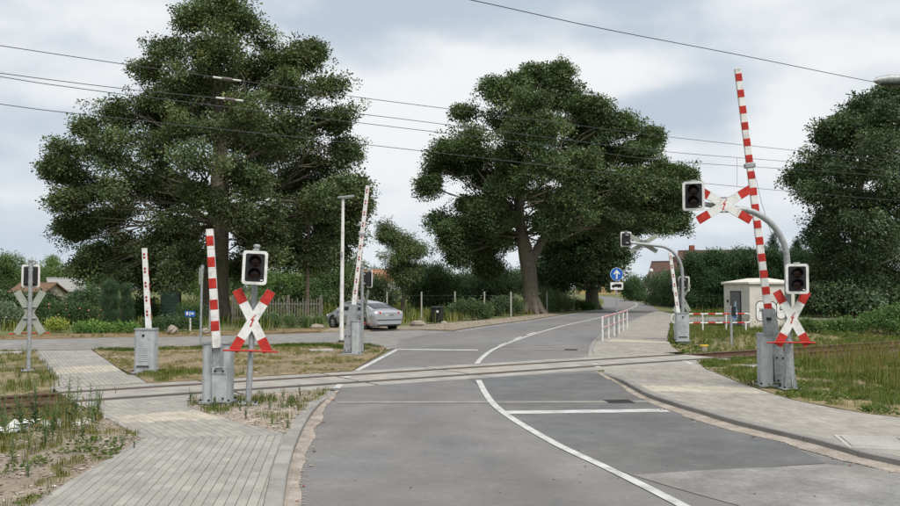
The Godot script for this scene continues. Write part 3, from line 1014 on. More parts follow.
func signal_head(parent: Node, c: Vector3, yaw := 0.0):
	var h := sub("signal_head", parent)
	h.position = c
	h.rotation_degrees.y = yaw
	h.scale = Vector3.ONE * 0.93
	var fr := MB.new()
	var ow := rrect(0.45, 0.62, 0.06, 5); var iw := rrect(0.345, 0.515, 0.035, 5)
	var n := ow.size()
	for k in n:
		var l := (k + 1) % n
		var q = []
		for z in [0.0, 0.022]:
			q.append([Vector3(ow[k].x, ow[k].y, z), Vector3(ow[l].x, ow[l].y, z), Vector3(iw[l].x, iw[l].y, z), Vector3(iw[k].x, iw[k].y, z)])
		var mid: Vector3 = (q[0][0] + q[1][2]) / 2
		fr.quad(q[1][0], q[1][1], q[1][2], q[1][3], mid)
		fr.quad(q[0][0], q[0][1], q[0][2], q[0][3], mid)
		fr.quad(q[0][0], q[0][1], q[1][1], q[1][0], mid)
		fr.quad(q[0][3], q[0][2], q[1][2], q[1][3], mid)
	obj("contrast_frame", fr, M.white, h)
	var bd := MB.new()
	bd.prism(at(0, 0, 0), rrect(0.344, 0.514, 0.035, 5), -0.012, 0.012)
	bd.bx(Vector3(0, 0, -0.09), Vector3(0.3, 0.47, 0.16), 0.02)
	obj("housing", bd, M.dark, h)
	for y in [0.115, -0.115]:
		var m := MB.new()
		m.lathe(Transform3D(Basis(Vector3.RIGHT, PI / 2), Vector3(0, y, 0.012)), [Vector2(0.1, 0), Vector2(0.088, 0.012), Vector2(0.05, 0.022), Vector2(0, 0.027)], 20)
		obj("lens", m, M.lens, h)
		var v := MB.new()
		for k in 14:
			var a0 := deg_to_rad(-15 + 210.0 * k / 14); var a1 := deg_to_rad(-15 + 210.0 * (k + 1) / 14)
			for r in [0.112, 0.106]:
				var z0 := 0.012
				var e0 := 0.14 * (0.35 + 0.65 * sin(clampf(a0, 0, PI))) + 0.02; var e1 := 0.14 * (0.35 + 0.65 * sin(clampf(a1, 0, PI))) + 0.02
				var p0 := Vector3(cos(a0) * r, sin(a0) * r + y, z0); var p1 := Vector3(cos(a1) * r, sin(a1) * r + y, z0)
				var inside := Vector3(0, y, 0.1) if r > 0.11 else Vector3(cos(a0), sin(a0), 0) * 0.5 + Vector3(0, y, 0)
				v.quad(p0, p1, p1 + Vector3(0, 0, e1), p0 + Vector3(0, 0, e0), inside)
		obj("hood", v, M.black, h)
	var lb := MB.new()
	lb.bx(Vector3(0.13, -0.225, 0.013), Vector3(0.045, 0.022, 0.004), 0.001)
	obj("label_plate", lb, M.white, h)
	var cl := MB.new()
	cl.bx(Vector3(0, 0.16, -0.19), Vector3(0.12, 0.05, 0.1), 0.006)
	cl.bx(Vector3(0, -0.16, -0.19), Vector3(0.12, 0.05, 0.1), 0.006)
	obj("clamp", cl, M.galv, h)
	var cap := MB.new()
	cap.bx(Vector3(0, 0.325, -0.03), Vector3(0.12, 0.03, 0.1), 0.008)
	obj("cap", cap, M.galv, h)
	return h

func arm_poly(t: float, half: float, w: float, from := -1.0, to := 1.0) -> PackedVector2Array:
	var d := Vector2(cos(t), sin(t)); var s := Vector2(-d.y, d.x) * w / 2
	return PackedVector2Array([d * half * from - s, d * half * to - s, d * half * to + s, d * half * from + s])

func crossbuck(parent: Node, c: Vector3, steep := 61.0, yaw := 0.0, half := 0.6, w := 0.168):
	var x := sub("crossbuck", parent)
	x.position = c
	x.rotation_degrees.y = yaw
	var t := deg_to_rad(steep)
	var whole = Geometry2D.merge_polygons(arm_poly(t, half, w), arm_poly(PI - t, half, w))[0]
	var b := MB.new()
	b.prism(at(0, 0, 0), whole, -0.012, 0.0)
	obj("backing", b, M.sheet_back, x)
	var mid = Geometry2D.merge_polygons(arm_poly(t, half - 0.004, w - 0.008), arm_poly(PI - t, half - 0.004, w - 0.008))[0]
	var f := MB.new()
	f.prism(at(0, 0, 0), mid, 0.0005, 0.004)
	obj("white_face", f, M.white, x)
	for a in [t, PI - t]:
		for e in [[0.58, 0.995], [-0.995, -0.58]]:
			var m := MB.new()
			m.prism(at(0, 0, 0), arm_poly(a, half, w - 0.006, e[0], e[1]), 0.003, 0.006)
			obj("red_end", m, M.red, x)
	var bolt := MB.new()
	bolt.prism(at(0, 0, 0), PackedVector2Array([Vector2(0.045, 0.11), Vector2(-0.04, 0.005), Vector2(-0.004, 0.005), Vector2(-0.03, -0.07), Vector2(-0.042, -0.064), Vector2(-0.034, -0.115), Vector2(0.004, -0.08), Vector2(-0.012, -0.076), Vector2(0.034, 0.028), Vector2(0.0, 0.028), Vector2(0.06, 0.104)]), 0.003, 0.0055)
	obj("lightning_bolt", bolt, M.red, x)
	var br := MB.new()
	br.bx(Vector3(0, 0.14, -0.03), Vector3(0.3, 0.03, 0.036), 0.004)
	br.bx(Vector3(0, -0.14, -0.03), Vector3(0.3, 0.03, 0.036), 0.004)
	obj("bracket", br, M.galv, x)
	return x

func red_bar(parent: Node, y: float, z: float):
	var m := MB.new()
	m.tube([Vector3(-0.46, y, z), Vector3(-0.2, y + 0.008, z + 0.04), Vector3(0.2, y + 0.008, z + 0.04), Vector3(0.46, y, z)], [0.016, 0.016, 0.016, 0.016], 8)
	m.bx(Vector3(0, y, z / 2 + 0.02), Vector3(0.05, 0.03, maxf(z, 0.05)), 0.004)
	obj("red_bar", m, M.red, parent)

func foot_plate(parent: Node, w: float):
	var m := MB.new()
	m.bx(Vector3(0, 0.03, 0), Vector3(w, 0.035, w), 0.006)
	m.bx(Vector3(0, -0.02, 0), Vector3(w * 0.6, 0.08, w * 0.6), 0.006)
	obj("foot_plate", m, M.galv, parent)
	var b := []
	for sx in [-1, 1]:
		for sz in [-1, 1]:
			b.append(Vector3(sx * (w / 2 - 0.04), 0.045, sz * (w / 2 - 0.04)))
	bolts(parent, b, 0.02, Vector3(0, 1.6, 0))

func post_signal(called, label, p: Vector3, turn: float, lean: float):
	var t := thing(called, label, "crossing signal", p, turn, "post signals of the level crossing")
	t.rotation_degrees.z = lean
	foot_plate(t, 0.34)
	var m := MB.new()
	m.tube([Vector3(0, 0.03, 0), Vector3(0, 2.74, 0)], [0.052, 0.048], 14)
	obj("post", m, M.galv, t)
	var cap := MB.new()
	cap.lathe(at(0, 2.72, 0), [Vector2(0.06, 0), Vector2(0.062, 0.03), Vector2(0.04, 0.05), Vector2(0, 0.055)], 12)
	obj("post_cap", cap, M.galv, t)
	signal_head(t, Vector3(0, 2.36, 0.245))
	crossbuck(t, Vector3(0, 1.45, 0.1))
	red_bar(t, 0.93, 0.1)
	return t

func boom(parent: Node, pivot: Vector3, length: float, lean: float, w: float, period: float, first: float, clampy := -1.0):
	var b := sub("boom", parent)
	b.position = pivot
	b.rotation_degrees.z = lean
	var m := MB.new()
	var d := w * 0.6
	var taper := 0.82
	var n := 6
	for k in n:
		var y0 := length * k / n; var y1 := length * (k + 1) / n
		var w0 := w * lerpf(1, taper, float(k) / n)
		m.bx(Vector3(0, (y0 + y1) / 2, 0), Vector3(w0, y1 - y0, d), 0.008)
	obj("pole", m, M.white, b)
	var y := length - first
	while y > 0.06:
		var r := MB.new()
		var w0 := w * lerpf(1, taper, floorf(y / length * n) / n)
		r.bx(Vector3(0, y, d * 0.25 + 0.003), Vector3(w0 + 0.006, period * 0.49, d * 0.5), 0.006)
		obj("red_band", r, M.red, b)
		y -= period
	y = length - first * 0.9
	while y > 0.2:
		for e in [-0.04, 0.04]:
			var q := MB.new()
			q.lathe(Transform3D(Basis(Vector3.RIGHT, -PI / 2), Vector3(0.0, y + e, -d / 2 - 0.0005)), [Vector2(0.028, 0), Vector2(0.028, 0.008), Vector2(0.02, 0.011), Vector2(0, 0.012)], 10)
			obj("reflector", q, M.reflector, b)
		y -= 0.35
	if clampy > 0:
		var c := MB.new()
		c.bx(Vector3(0, clampy, 0), Vector3(w * 1.5, 0.09, d * 1.4), 0.01)
		obj("clamp", c, M.galv, b)
		var s := MB.new()
		s.tube([Vector3(0.05, clampy, 0.04), Vector3(0.12, clampy - 0.75, 0.05), Vector3(0.24, clampy - 1.45, 0.05)], [0.006, 0.006, 0.006], 5)
		obj("stay_cable", s, M.galv, b)
	var cp := MB.new()
	cp.bx(Vector3(0, length + 0.006, 0), Vector3(w * taper + 0.004, 0.02, d + 0.004), 0.004)
	obj("end_cap", cp, M.white, b)
	return b

func footpath_barrier(label, p: Vector3, turn: float, lean: float, blen: float):
	var t := thing("footpath_barrier", label, "barrier", p, turn, "footpath barriers of the level crossing")
	var m := MB.new()
	var outline := rrect(0.5, 0.36, 0.1, 5)
	m.prism(Transform3D(Basis(Vector3.RIGHT, -PI / 2), Vector3(0, 0, 0)), outline, 0.07, 1.06)
	obj("cabinet", m, M.grey_paint, t)
	var lid := MB.new()
	lid.prism(Transform3D(Basis(Vector3.RIGHT, -PI / 2), Vector3(0, 0, 0)), rrect(0.53, 0.39, 0.11, 5), 1.06, 1.09)
	obj("lid", lid, M.galv, t)
	var pl := MB.new()
	pl.bx(Vector3(0, 0.045, 0), Vector3(0.56, 0.05, 0.42), 0.006)
	pl.bx(Vector3(0, -0.02, 0), Vector3(0.4, 0.1, 0.3), 0.006)
	obj("base_plate", pl, M.galv, t)
	bolts(t, [Vector3(-0.25, 0.06, 0.18), Vector3(0.25, 0.06, 0.18), Vector3(-0.25, 0.06, -0.18), Vector3(0.25, 0.06, -0.18), Vector3(-0.1, 0.06, 0.19)], 0.022, Vector3(0, 1.8, 0))
	# drive side: mounting plate with the boom holder
	var fp := MB.new()
	fp.bx(Vector3(0.1, 0.36, 0.21), Vector3(0.27, 0.62, 0.07), 0.012)
	obj("front_plate", fp, M.grey_paint, t)
	bolts(t, [Vector3(0.03, 0.6, 0.245), Vector3(0.17, 0.6, 0.245), Vector3(0.03, 0.13, 0.245), Vector3(0.17, 0.13, 0.245)], 0.019)
	var fold := MB.new()
	fold.bx(Vector3(0.1, 0.555, 0.246), Vector3(0.25, 0.012, 0.02), 0.003)
	obj("fold", fold, M.galv, t)
	var hd := MB.new()
	hd.bx(Vector3(0.06, 0.87, 0.215), Vector3(0.19, 0.42, 0.05), 0.01)
	hd.bx(Vector3(-0.03, 0.87, 0.25), Vector3(0.014, 0.42, 0.09), 0.004)
	hd.bx(Vector3(0.15, 0.87, 0.25), Vector3(0.014, 0.42, 0.09), 0.004)
	hd.bx(Vector3(0.1, 0.665, 0.25), Vector3(0.14, 0.02, 0.09), 0.004)
	obj("boom_holder", hd, M.galv, t)
	# service side: door with vent slots and lock
	var dr := MB.new()
	dr.prism(Transform3D(Basis(Vector3.UP, PI), Vector3(0, 0.48, -0.175)), rrect(0.33, 0.62, 0.03, 4), 0.0, 0.018)
	var door := obj("service_door", dr, M.grey_paint, t)
	for k in 7:
		var s := MB.new()
		s.bx(Vector3(0, 0.62 - 0.05 * k, -0.195), Vector3(0.24, 0.012, 0.006), 0.002)
		obj("vent_slot", s, M.galv, door)
	var sl := MB.new()
	sl.bx(Vector3(0.0, 0.2, -0.196), Vector3(0.3, 0.03, 0.012), 0.004)
	obj("handle", sl, M.dark, door)
	var lk := MB.new()
	lk.tube([Vector3(0, 0.93, -0.178), Vector3(0, 0.93, -0.2)], [0.035, 0.03], 10)
	obj("lock", lk, M.dark, t)
	boom(t, Vector3(0.06, 1.0, 0.262), blen, lean, 0.135, 0.37, 0.19)
	return t

func road_barrier(label, p: Vector3, turn: float, lean: float, blen: float, hand := 1.0):
	var t := thing("road_barrier", label, "barrier", p, turn, "road barriers of the level crossing")
	var cb := MB.new()
	cb.prism(Transform3D(Basis(Vector3.RIGHT, -PI / 2), Vector3(-0.13 * hand, 0, 0)), rrect(0.24, 0.34, 0.05, 4), 0.06, 1.04)
	obj("cabinet", cb, M.grey_paint, t)
	var ld := MB.new()
	ld.prism(Transform3D(Basis(Vector3.RIGHT, -PI / 2), Vector3(-0.13 * hand, 0, 0)), rrect(0.27, 0.37, 0.06, 4), 1.04, 1.068)
	obj("lid", ld, M.galv, t)
	var bp := MB.new()
	bp.bx(Vector3(0, 0.04, 0), Vector3(0.6, 0.05, 0.44), 0.006)
	bp.bx(Vector3(0, -0.02, 0), Vector3(0.44, 0.1, 0.32), 0.006)
	obj("base_plate", bp, M.galv, t)
	bolts(t, [Vector3(-0.26, 0.06, 0.18), Vector3(0.26, 0.06, 0.18), Vector3(-0.26, 0.06, -0.18), Vector3(0.26, 0.06, -0.18), Vector3(0.0, 0.06, 0.19)], 0.022, Vector3(0, 1.8, 0))
	# swinging arm: counterweight tail below, boom socket above
	var arm := MB.new()
	arm.prism(at(0, 0, 0), PackedVector2Array([Vector2(0.03 * hand, 0.1), Vector2(0.25 * hand, 0.1), Vector2(0.2 * hand, 0.75), Vector2(0.06 * hand, 1.56), Vector2(-0.16 * hand, 1.56), Vector2(-0.1 * hand, 0.75)]), -0.1, 0.09)
	obj("arm_housing", arm, M.galv, t)
	var pt := MB.new()
	pt.prism(at(0, 0, 0), PackedVector2Array([Vector2(0.02 * hand, 0.09), Vector2(0.26 * hand, 0.09), Vector2(0.22 * hand, 0.66), Vector2(0.0 * hand, 0.66)]), 0.09, 0.14)
	obj("counterweight", pt, M.galv, t)
	bolts(t, [Vector3(0.06 * hand, 0.59, 0.14), Vector3(0.18 * hand, 0.59, 0.14), Vector3(0.08 * hand, 0.15, 0.14), Vector3(0.2 * hand, 0.15, 0.14)], 0.02)
	bolts(t, [Vector3(0.06 * hand, 0.59, -0.1), Vector3(0.18 * hand, 0.59, -0.1), Vector3(0.08 * hand, 0.15, -0.1), Vector3(0.2 * hand, 0.15, -0.1)], 0.02, Vector3(0, 0, -1))
	var hs := MB.new()
	hs.bx(Vector3(-0.07 * hand, 1.36, 0.1), Vector3(0.09, 0.06, 0.04), 0.008)
	obj("hinge_cover", hs, M.dark, t)
	boom(t, Vector3(-0.05 * hand, 1.5, 0), blen, lean, 0.14, 0.335, 0.17, blen * 0.6)
	return t

func arch_mast(label, p: Vector3, turn: float, top: float, reach: float):
	var t := thing("signal_mast", label, "signal mast", p, turn, "arched signal masts of the level crossing")
	foot_plate(t, 0.36)
	var ft := MB.new()
	for k in 8:
		var a := TAU * k / 8
		ft.prism(rot(Vector3.UP, rad_to_deg(a)), PackedVector2Array([Vector2(0.05, 0.05), Vector2(0.16, 0.05), Vector2(0.09, 0.42), Vector2(0.055, 0.85)]), -0.005, 0.005)
	ft.tube([Vector3(0, 0.05, 0), Vector3(0, 0.35, 0), Vector3(0, 0.9, 0)], [0.13, 0.095, 0.08], 12)
	obj("flared_foot", ft, M.galv, t)
	var pts := [Vector3(0, 0.8, 0), Vector3(0, 2.0, 0), Vector3(0, top - 1.15, 0)]
	var rad := [0.062, 0.062, 0.062]
	for k in 9:
		var a := PI / 2 * (k + 1) / 9.0
		pts.append(Vector3(-0.95 * (1 - cos(a)), top - 1.1 + 1.05 * sin(a), 0)); rad.append(0.06)
	pts.append(Vector3(-reach, top + 0.06, 0)); rad.append(0.045)
	var m := MB.new()
	m.tube(pts, rad, 14)
	obj("arched_post", m, M.galv, t)
	var cl := MB.new()
	cl.tube([Vector3(0, 0.88, 0), Vector3(0, 0.97, 0)], [0.085, 0.075], 12)
	obj("collar", cl, M.galv, t)
	signal_head(t, Vector3(-reach - 0.16, top + 0.2, 0.1))
	var bk := MB.new()
	bk.bx(Vector3(-reach - 0.05, top + 0.06, -0.06), Vector3(0.3, 0.06, 0.08), 0.006)
	obj("head_bracket", bk, M.galv, t)
	crossbuck(t, Vector3(-reach * 0.74, top + 0.03, 0.09), 31.0)
	return t

func make_equipment():
	var p := S(248, 405)
	post_signal("post_signal", "post signal with red and white cross facing the near left footway", p, 10.0, -2.6)
	footpath_barrier("grey footpath barrier with short raised striped boom beside the left post signal", S(218, 404), -4.0, 4.2, 2.05)
	# the far end of the left footway, seen from behind
	footpath_barrier("grey footpath barrier with dotted raised boom at the far side of the left footway", S(146, 374), 176.0, -4.0, 2.02)
	post_signal("post_signal", "post signal seen from behind with grey-green cross at the far left footway", S(28.5, 371.5), 205.0, 0.0)
	# far side of the road, left
	road_barrier("road barrier with dotted raised boom standing in front of the silver car", S(352, 355), 172.0, 6.5, 3.75)
	post_signal("post_signal", "post signal turned side-on behind the dotted road barrier near the car", S(362, 352.5), 118.0, 0.0)
	# near side of the road, right
	road_barrier("road barrier with long red and white boom raised beside the near arched mast", S(772, 387), -4.0, 6.2, 4.95)
	var a = arch_mast("arched signal mast with red and white crosses facing the near right lane", S(789.5, 390), -2.0, 3.57, 1.66)
	a.get_node("signal_head").rotation_degrees.y = -20.0
	signal_head(a, Vector3(0.08, 2.15, 0.27), -10.0)
	crossbuck(a, Vector3(0.03, 1.39, 0.13))
	red_bar(a, 0.92, 0.13)
	# far side, right
	var f = arch_mast("arched signal mast seen from behind with grey-green cross at the far right footway", S(683, 340.5), 0.0, 3.66, 1.95)
	f.rotation_degrees.y = 0.0
	turn_heads(f)
	signal_head(f, Vector3(0.12, 2.15, -0.2), 165.0)
	signal_head(f, Vector3(-0.34, 2.15, 0.0), 250.0)
	crossbuck(f, Vector3(0.0, 1.62, -0.12), 61.0, 180.0)
	footpath_barrier("grey footpath barrier with dotted raised boom under the far arched mast", S(682, 342), 178.0, -7.0, 2.35)

func turn_heads(t: Node3D):
	for c in t.get_children():
		if String(c.name).begins_with("signal_head") or String(c.name).begins_with("crossbuck"):
			c.rotation_degrees.y = 180.0
			c.position.z = -0.1

# ---------------------------------------------------------------- street furniture and buildings
func banded_rail(parent: Node, a: Vector3, b: Vector3, r: float, period: float, called := "rail"):
	var m := MB.new()
	m.tube([a, b], [r, r], 10)
	var rail := obj(called, m, M.white, parent)
	var n := int(a.distance_to(b) / period)
	for k in n:
		var q := MB.new()
		q.tube([a.lerp(b, (k + 0.25) / n), a.lerp(b, (k + 0.75) / n)], [r + 0.002, r + 0.002], 10)
		obj("red_band", q, M.red, rail)

func make_furniture():
	# handrail by the far footway
	var a := S(602.5, 341.6); var b := S(627.2, 329)
	var t := thing("handrail", "white handrail with six posts and red bands along the far footway kerb", "railing", a)
	var d := b - a; d.y = 0
	for k in 6:
		var m := MB.new()
		var q := d * k / 5.0
		m.tube([q + Vector3(0, -0.03, 0), q + Vector3(0, 0.9, 0)], [0.035, 0.035], 10)
		obj("post", m, M.white, t)
	banded_rail(t, Vector3(0, 0.9, 0), d + Vector3(0, 0.9, 0), 0.036, 0.55, "top_rail")
	banded_rail(t, Vector3(0, 0.5, 0), d + Vector3(0, 0.5, 0), 0.024, 0.55, "middle_rail")
	# red and white guard rail in front of the hut
	a = S(674.5, 333.2); b = S(748, 332.4)
	t = thing("guard_rail", "red and white guard rail across the footway in front of the beige hut", "railing", a)
	d = b - a; d.y = 0
	for f in [0.0, 0.38, 0.7, 0.97]:
		var m := MB.new()
		var q: Vector3 = d * f
		m.tube([q + Vector3(0, -0.03, 0), q + Vector3(0, 0.84 if f < 0.9 else 0.5, 0)], [0.035, 0.035], 10)
		obj("post", m, M.white, t)
	banded_rail(t, Vector3(0, 0.84, 0), d + Vector3(0, 0.84, 0), 0.034, 0.62, "top_rail")
	banded_rail(t, Vector3(0, 0.44, 0), d + Vector3(0, 0.44, 0), 0.034, 0.62, "lower_rail")
	for e in [[Vector3.ZERO, -1], [d, 1]]:
		var m := MB.new()
		var n: Vector3 = d.normalized() * e[1]
		m.tube([e[0] + Vector3(0, 0.84, 0), e[0] + n * 0.1 + Vector3(0, 0.8, 0), e[0] + n * 0.14 + Vector3(0, 0.64, 0), e[0] + n * 0.1 + Vector3(0, 0.48, 0), e[0] + Vector3(0, 0.44, 0)], [0.034, 0.034, 0.034, 0.034, 0.034], 10)
		obj("end_loop", m, M.white, t)
	# round blue sign
	t = thing("traffic_sign", "round blue sign with white arrow above a small lorry plate on a pole", "sign", S(617, 337))
	var m := MB.new()
	m.tube([Vector3(0, -0.02, 0), Vector3(0, 2.85, 0)], [0.032, 0.032], 10)
	obj("pole", m, M.galv, t)
	m = MB.new()
	m.prism(at(0, 2.56, 0.05), circ(0.265, 28), -0.008, 0.0)
	var dsc := obj("disc", m, M.white, t)
	m = MB.new()
	m.prism(at(0, 2.56, 0.05), circ(0.252, 28), 0.0, 0.004)
	obj("blue_field", m, M.blue, dsc)
	m = MB.new()
	m.prism(at(0, 2.56, 0.05), PackedVector2Array([Vector2(-0.032, -0.2), Vector2(0.032, -0.2), Vector2(0.032, 0.06), Vector2(0.105, -0.02), Vector2(0.13, 0.035), Vector2(0, 0.19), Vector2(-0.13, 0.035), Vector2(-0.105, -0.02), Vector2(-0.032, 0.06)]), 0.003, 0.007)
	obj("arrow", m, M.white, dsc)
	m = MB.new()
	m.prism(at(0, 2.08, 0.05), rrect(0.52, 0.3, 0.03), -0.006, 0.0)
	var pl := obj("supplementary_plate", m, M.white, t)
	m = MB.new()
	m.prism(at(-0.01, 2.085, 0.05), PackedVector2Array([Vector2(-0.2, -0.05), Vector2(0.2, -0.05), Vector2(0.2, 0.075), Vector2(-0.08, 0.075), Vector2(-0.08, 0.045), Vector2(-0.16, 0.045), Vector2(-0.2, 0.0)]), 0.0, 0.004)
	for x in [-0.13, 0.06, 0.14]:
		m.prism(at(x, 2.03, 0.05), circ(0.03, 12), 0.0, 0.0035)
	obj("lorry_symbol", m, M.black, pl)
	# trackside post with small dark box
	t = thing("trackside_post", "thin grey trackside post carrying a small black box in front of the hut", "post", G(731.5, 348, -0.19))
	m = MB.new()
	m.bx(Vector3(0, 0.78, 0), Vector3(0.085, 1.6, 0.06), 0.008)
	obj("post", m, M.galv, t)
	m = MB.new()
	m.bx(Vector3(0.09, 1.4, 0.03), Vector3(0.15, 0.36, 0.1), 0.012)
	obj("box", m, M.dark, t)
	m = MB.new()
	m.bx(Vector3(0, 0.02, 0), Vector3(0.3, 0.05, 0.3), 0.01)
	obj("foot", m, M.dark, t)
	t = thing("marker_stone", "low marker stone with a yellow cap beside the right end of the slabs", "marker", G(704, 350, -0.1))
	m = MB.new()
	m.lathe(at(0, 0, 0), [Vector2(0.13, -0.02), Vector2(0.1, 0.14), Vector2(0, 0.14)], 8)
	obj("stone", m, M.stone, t)
	m = MB.new()
	m.prism(Transform3D(Basis(Vector3.RIGHT, -PI / 2), Vector3(0, 0, 0)), rrect(0.28, 0.2, 0.07), 0.135, 0.18)
	obj("cap", m, M.yellow, t)
	for q in [[755, 368, 0.5, "flat pale concrete block in the grass left of the near arched mast"], [321, 351.5, 0.75, "flat pale concrete cover in the brown grass island"], [8, 354, 0.8, "flat pale concrete cover in the grass by the left post signal"]]:
		t = thing("concrete_cover", q[3], "cover slab", S(q[0], q[1]), 20.0)
		m = MB.new(); m.tint = Color(1.3, 1.3, 1.3)
		m.bx(Vector3(0, 0.02, 0), Vector3(q[2], 0.1, 0.4), 0.012)
		obj("slab", m, M.concrete, t)
		m = MB.new()
		m.bx(Vector3(0, 0.073, 0), Vector3(q[2] * 0.3, 0.008, 0.02), 0.002)
		obj("lifting_grip", m, M.rust, t)
	# slender lamp post by the far barrier
	t = thing("street_lamp", "slender white lamp post with flat head behind the dotted road barrier", "street lamp", S(341.5, 343.5))
	m = MB.new()
	m.tube([Vector3(0, -0.03, 0), Vector3(0, 1.2, 0), Vector3(0.03, 5.45, 0)], [0.085, 0.08, 0.055], 12)
	obj("pole", m, M.white, t)
	m = MB.new()
	m.box(rot(Vector3(0, 0, 1), 6, Vector3(0.15, 5.5, 0.0)), Vector3(0.62, 0.07, 0.26), 0.02)
	var hd := obj("lamp_head", m, M.galv, t)
	m = MB.new()
	m.box(rot(Vector3(0, 0, 1), 6, Vector3(0.2, 5.465, 0.0)), Vector3(0.36, 0.02, 0.18), 0.004)
	obj("lamp_glass", m, M.white, hd)
	m = MB.new()
	m.bx(Vector3(0.0, 3.35, 0.09), Vector3(0.09, 0.2, 0.08), 0.02)
	obj("junction_box", m, M.galv, t)
	m = MB.new()
	m.tube([Vector3(0, 0.0, 0), Vector3(0, 0.12, 0)], [0.12, 0.11], 12)
	obj("collar", m, M.dark, t)
	# street lamp whose head hangs into the picture at the right
	var lp := G(924, 395, 0.09)
	t = thing("street_lamp", "street lamp with grey hooded head on a tall pole by the right footway", "street lamp", lp)
	var hp := D(896, 79, -lp.z) - lp
	m = MB.new()
	m.tube([Vector3(0, -0.03, 0), Vector3(0, hp.y - 1.0, 0), Vector3(0, hp.y - 0.25, 0), Vector3(-0.08, hp.y - 0.05, 0), Vector3(-0.25, hp.y + 0.0, 0)], [0.09, 0.06, 0.05, 0.045, 0.04], 12)
	obj("pole", m, M.galv, t)
	m = MB.new()
	m.tube([Vector3(-0.16, hp.y, 0), Vector3(-0.24, hp.y, 0), Vector3(-0.5, hp.y - 0.01, 0), Vector3(-0.74, hp.y - 0.03, 0), Vector3(-0.8, hp.y - 0.04, 0)], [0.05, 0.085, 0.1, 0.07, 0.02], 12)
	hd = obj("lamp_head", m, M.galv, t)
	m = MB.new()
	m.bx(Vector3(-0.5, hp.y - 0.09, 0), Vector3(0.36, 0.05, 0.13), 0.02)
	obj("lamp_glass", m, M.dark, hd)
	# small distant lamps along the far street
	for q in [[631, 299.5, 270.0], [651.5, 305.0, 273.0]]:
		var bp := G(q[0], q[1])
		t = thing("street_lamp", "small globe lamp on a thin pole beside the far hedge", "street lamp", bp, 0.0, "globe lamps of the far street")
		var h: float = D(q[0], q[2], -bp.z).y
		m = MB.new()
		m.tube([Vector3(0, 0, 0), Vector3(0, h, 0)], [0.07, 0.05], 8)
		obj("pole", m, M.galv, t)
		m = MB.new()
		m.lathe(at(0, h, 0), [Vector2(0.05, 0), Vector2(0.26, 0.2), Vector2(0.24, 0.42), Vector2(0.1, 0.55), Vector2(0, 0.57)], 12)
		obj("globe", m, M.white, t)
	# sign poles on the verge of the side street
	t = thing("sign_pole", "bare pale sign pole on the grass island between barrier and side street", "pole", S(200.5, 345.5))
	m = MB.new()
	m.tube([Vector3(0, -0.02, 0), Vector3(0.02, 2.9, 0)], [0.04, 0.04], 10)
	obj("pole", m, M.galv, t)
	m = MB.new()
	m.bx(Vector3(0, 2.5, 0.05), Vector3(0.02, 0.6, 0.42), 0.004)
	obj("sign_plate", m, M.sheet_back, t)
	t = thing("sign_pole", "bluish sign pole in front of the left oak's trunk across the side street", "pole", G(209.5, 333.6))
	m = MB.new()
	m.tube([Vector3(0, -0.02, 0), Vector3(0.03, 3.1, 0)], [0.045, 0.04], 10)
	obj("pole", m, M.galv, t)
	m = MB.new()
	m.bx(Vector3(0.02, 2.75, 0.05), Vector3(0.02, 0.6, 0.55), 0.004)
	obj("sign_plate", m, M.sheet_back, t)
	t = thing("information_sign", "small blue sign with white marks on a short white post by the garden", "sign", G(190, 330.5))
	m = MB.new()
	m.tube([Vector3(0, -0.02, 0), Vector3(0, 0.62, 0)], [0.05, 0.05], 10)
	obj("post", m, M.white, t)
	m = MB.new()
	m.prism(at(0, 0.82, 0.06), rrect(0.5, 0.28, 0.03), -0.015, 0.0)
	pl = obj("plate", m, M.blue, t)
	for q in [[-0.13, 0.02, 0.1, 0.16], [0.0, 0.0, 0.04, 0.2], [0.13, 0.02, 0.12, 0.1]]:
		m = MB.new()
		m.bx(Vector3(q[0], 0.82 + q[1], 0.0615), Vector3(q[2], q[3], 0.004), 0.001)
		obj("mark", m, M.white, pl)
	# wheeled bin by the sandy verge
	t = thing("wheeled_bin", "black wheeled bin with white sticker beside the road verge", "bin", G(437.5, 323.6), -18.0)
	m = MB.new()
	for k in 1:
		var lo := 0.24; var hi := 0.3
		var q := []
		for e in [[lo, 0.06], [hi, 0.92]]:
			q.append([Vector3(-e[0], e[1], -e[0]), Vector3(e[0], e[1], -e[0]), Vector3(e[0], e[1], e[0]), Vector3(-e[0], e[1], e[0])])
		var c := Vector3(0, 0.5, 0)
		for j in 4:
			m.quad(q[0][j], q[0][(j + 1) % 4], q[1][(j + 1) % 4], q[1][j], c)
		m.quad(q[0][0], q[0][1], q[0][2], q[0][3], c); m.quad(q[1][0], q[1][1], q[1][2], q[1][3], c)
	obj("body", m, M.dark, t)
	m = MB.new()
	m.box(rot(Vector3.RIGHT, 3, Vector3(0, 0.965, 0)), Vector3(0.66, 0.07, 0.68), 0.025)
	obj("lid", m, M.dark, t)
	m = MB.new()
	m.tube([Vector3(-0.22, 0.99, -0.36), Vector3(0.22, 0.99, -0.36)], [0.018, 0.018], 8)
	obj("handle", m, M.dark, t)
	for s in [-1, 1]:
		m = MB.new()
		m.tube([Vector3(s * 0.22, 0.1, -0.27), Vector3(s * 0.28, 0.1, -0.27)], [0.1, 0.1], 12)
		obj("wheel", m, M.rubber, t)
	m = MB.new()
	m.bx(Vector3(0.1, 0.72, 0.29), Vector3(0.13, 0.13, 0.01), 0.002)
	obj("sticker", m, M.white, t)
	# boulders on the verge
	var r := RandomNumberGenerator.new(); r.seed = 8
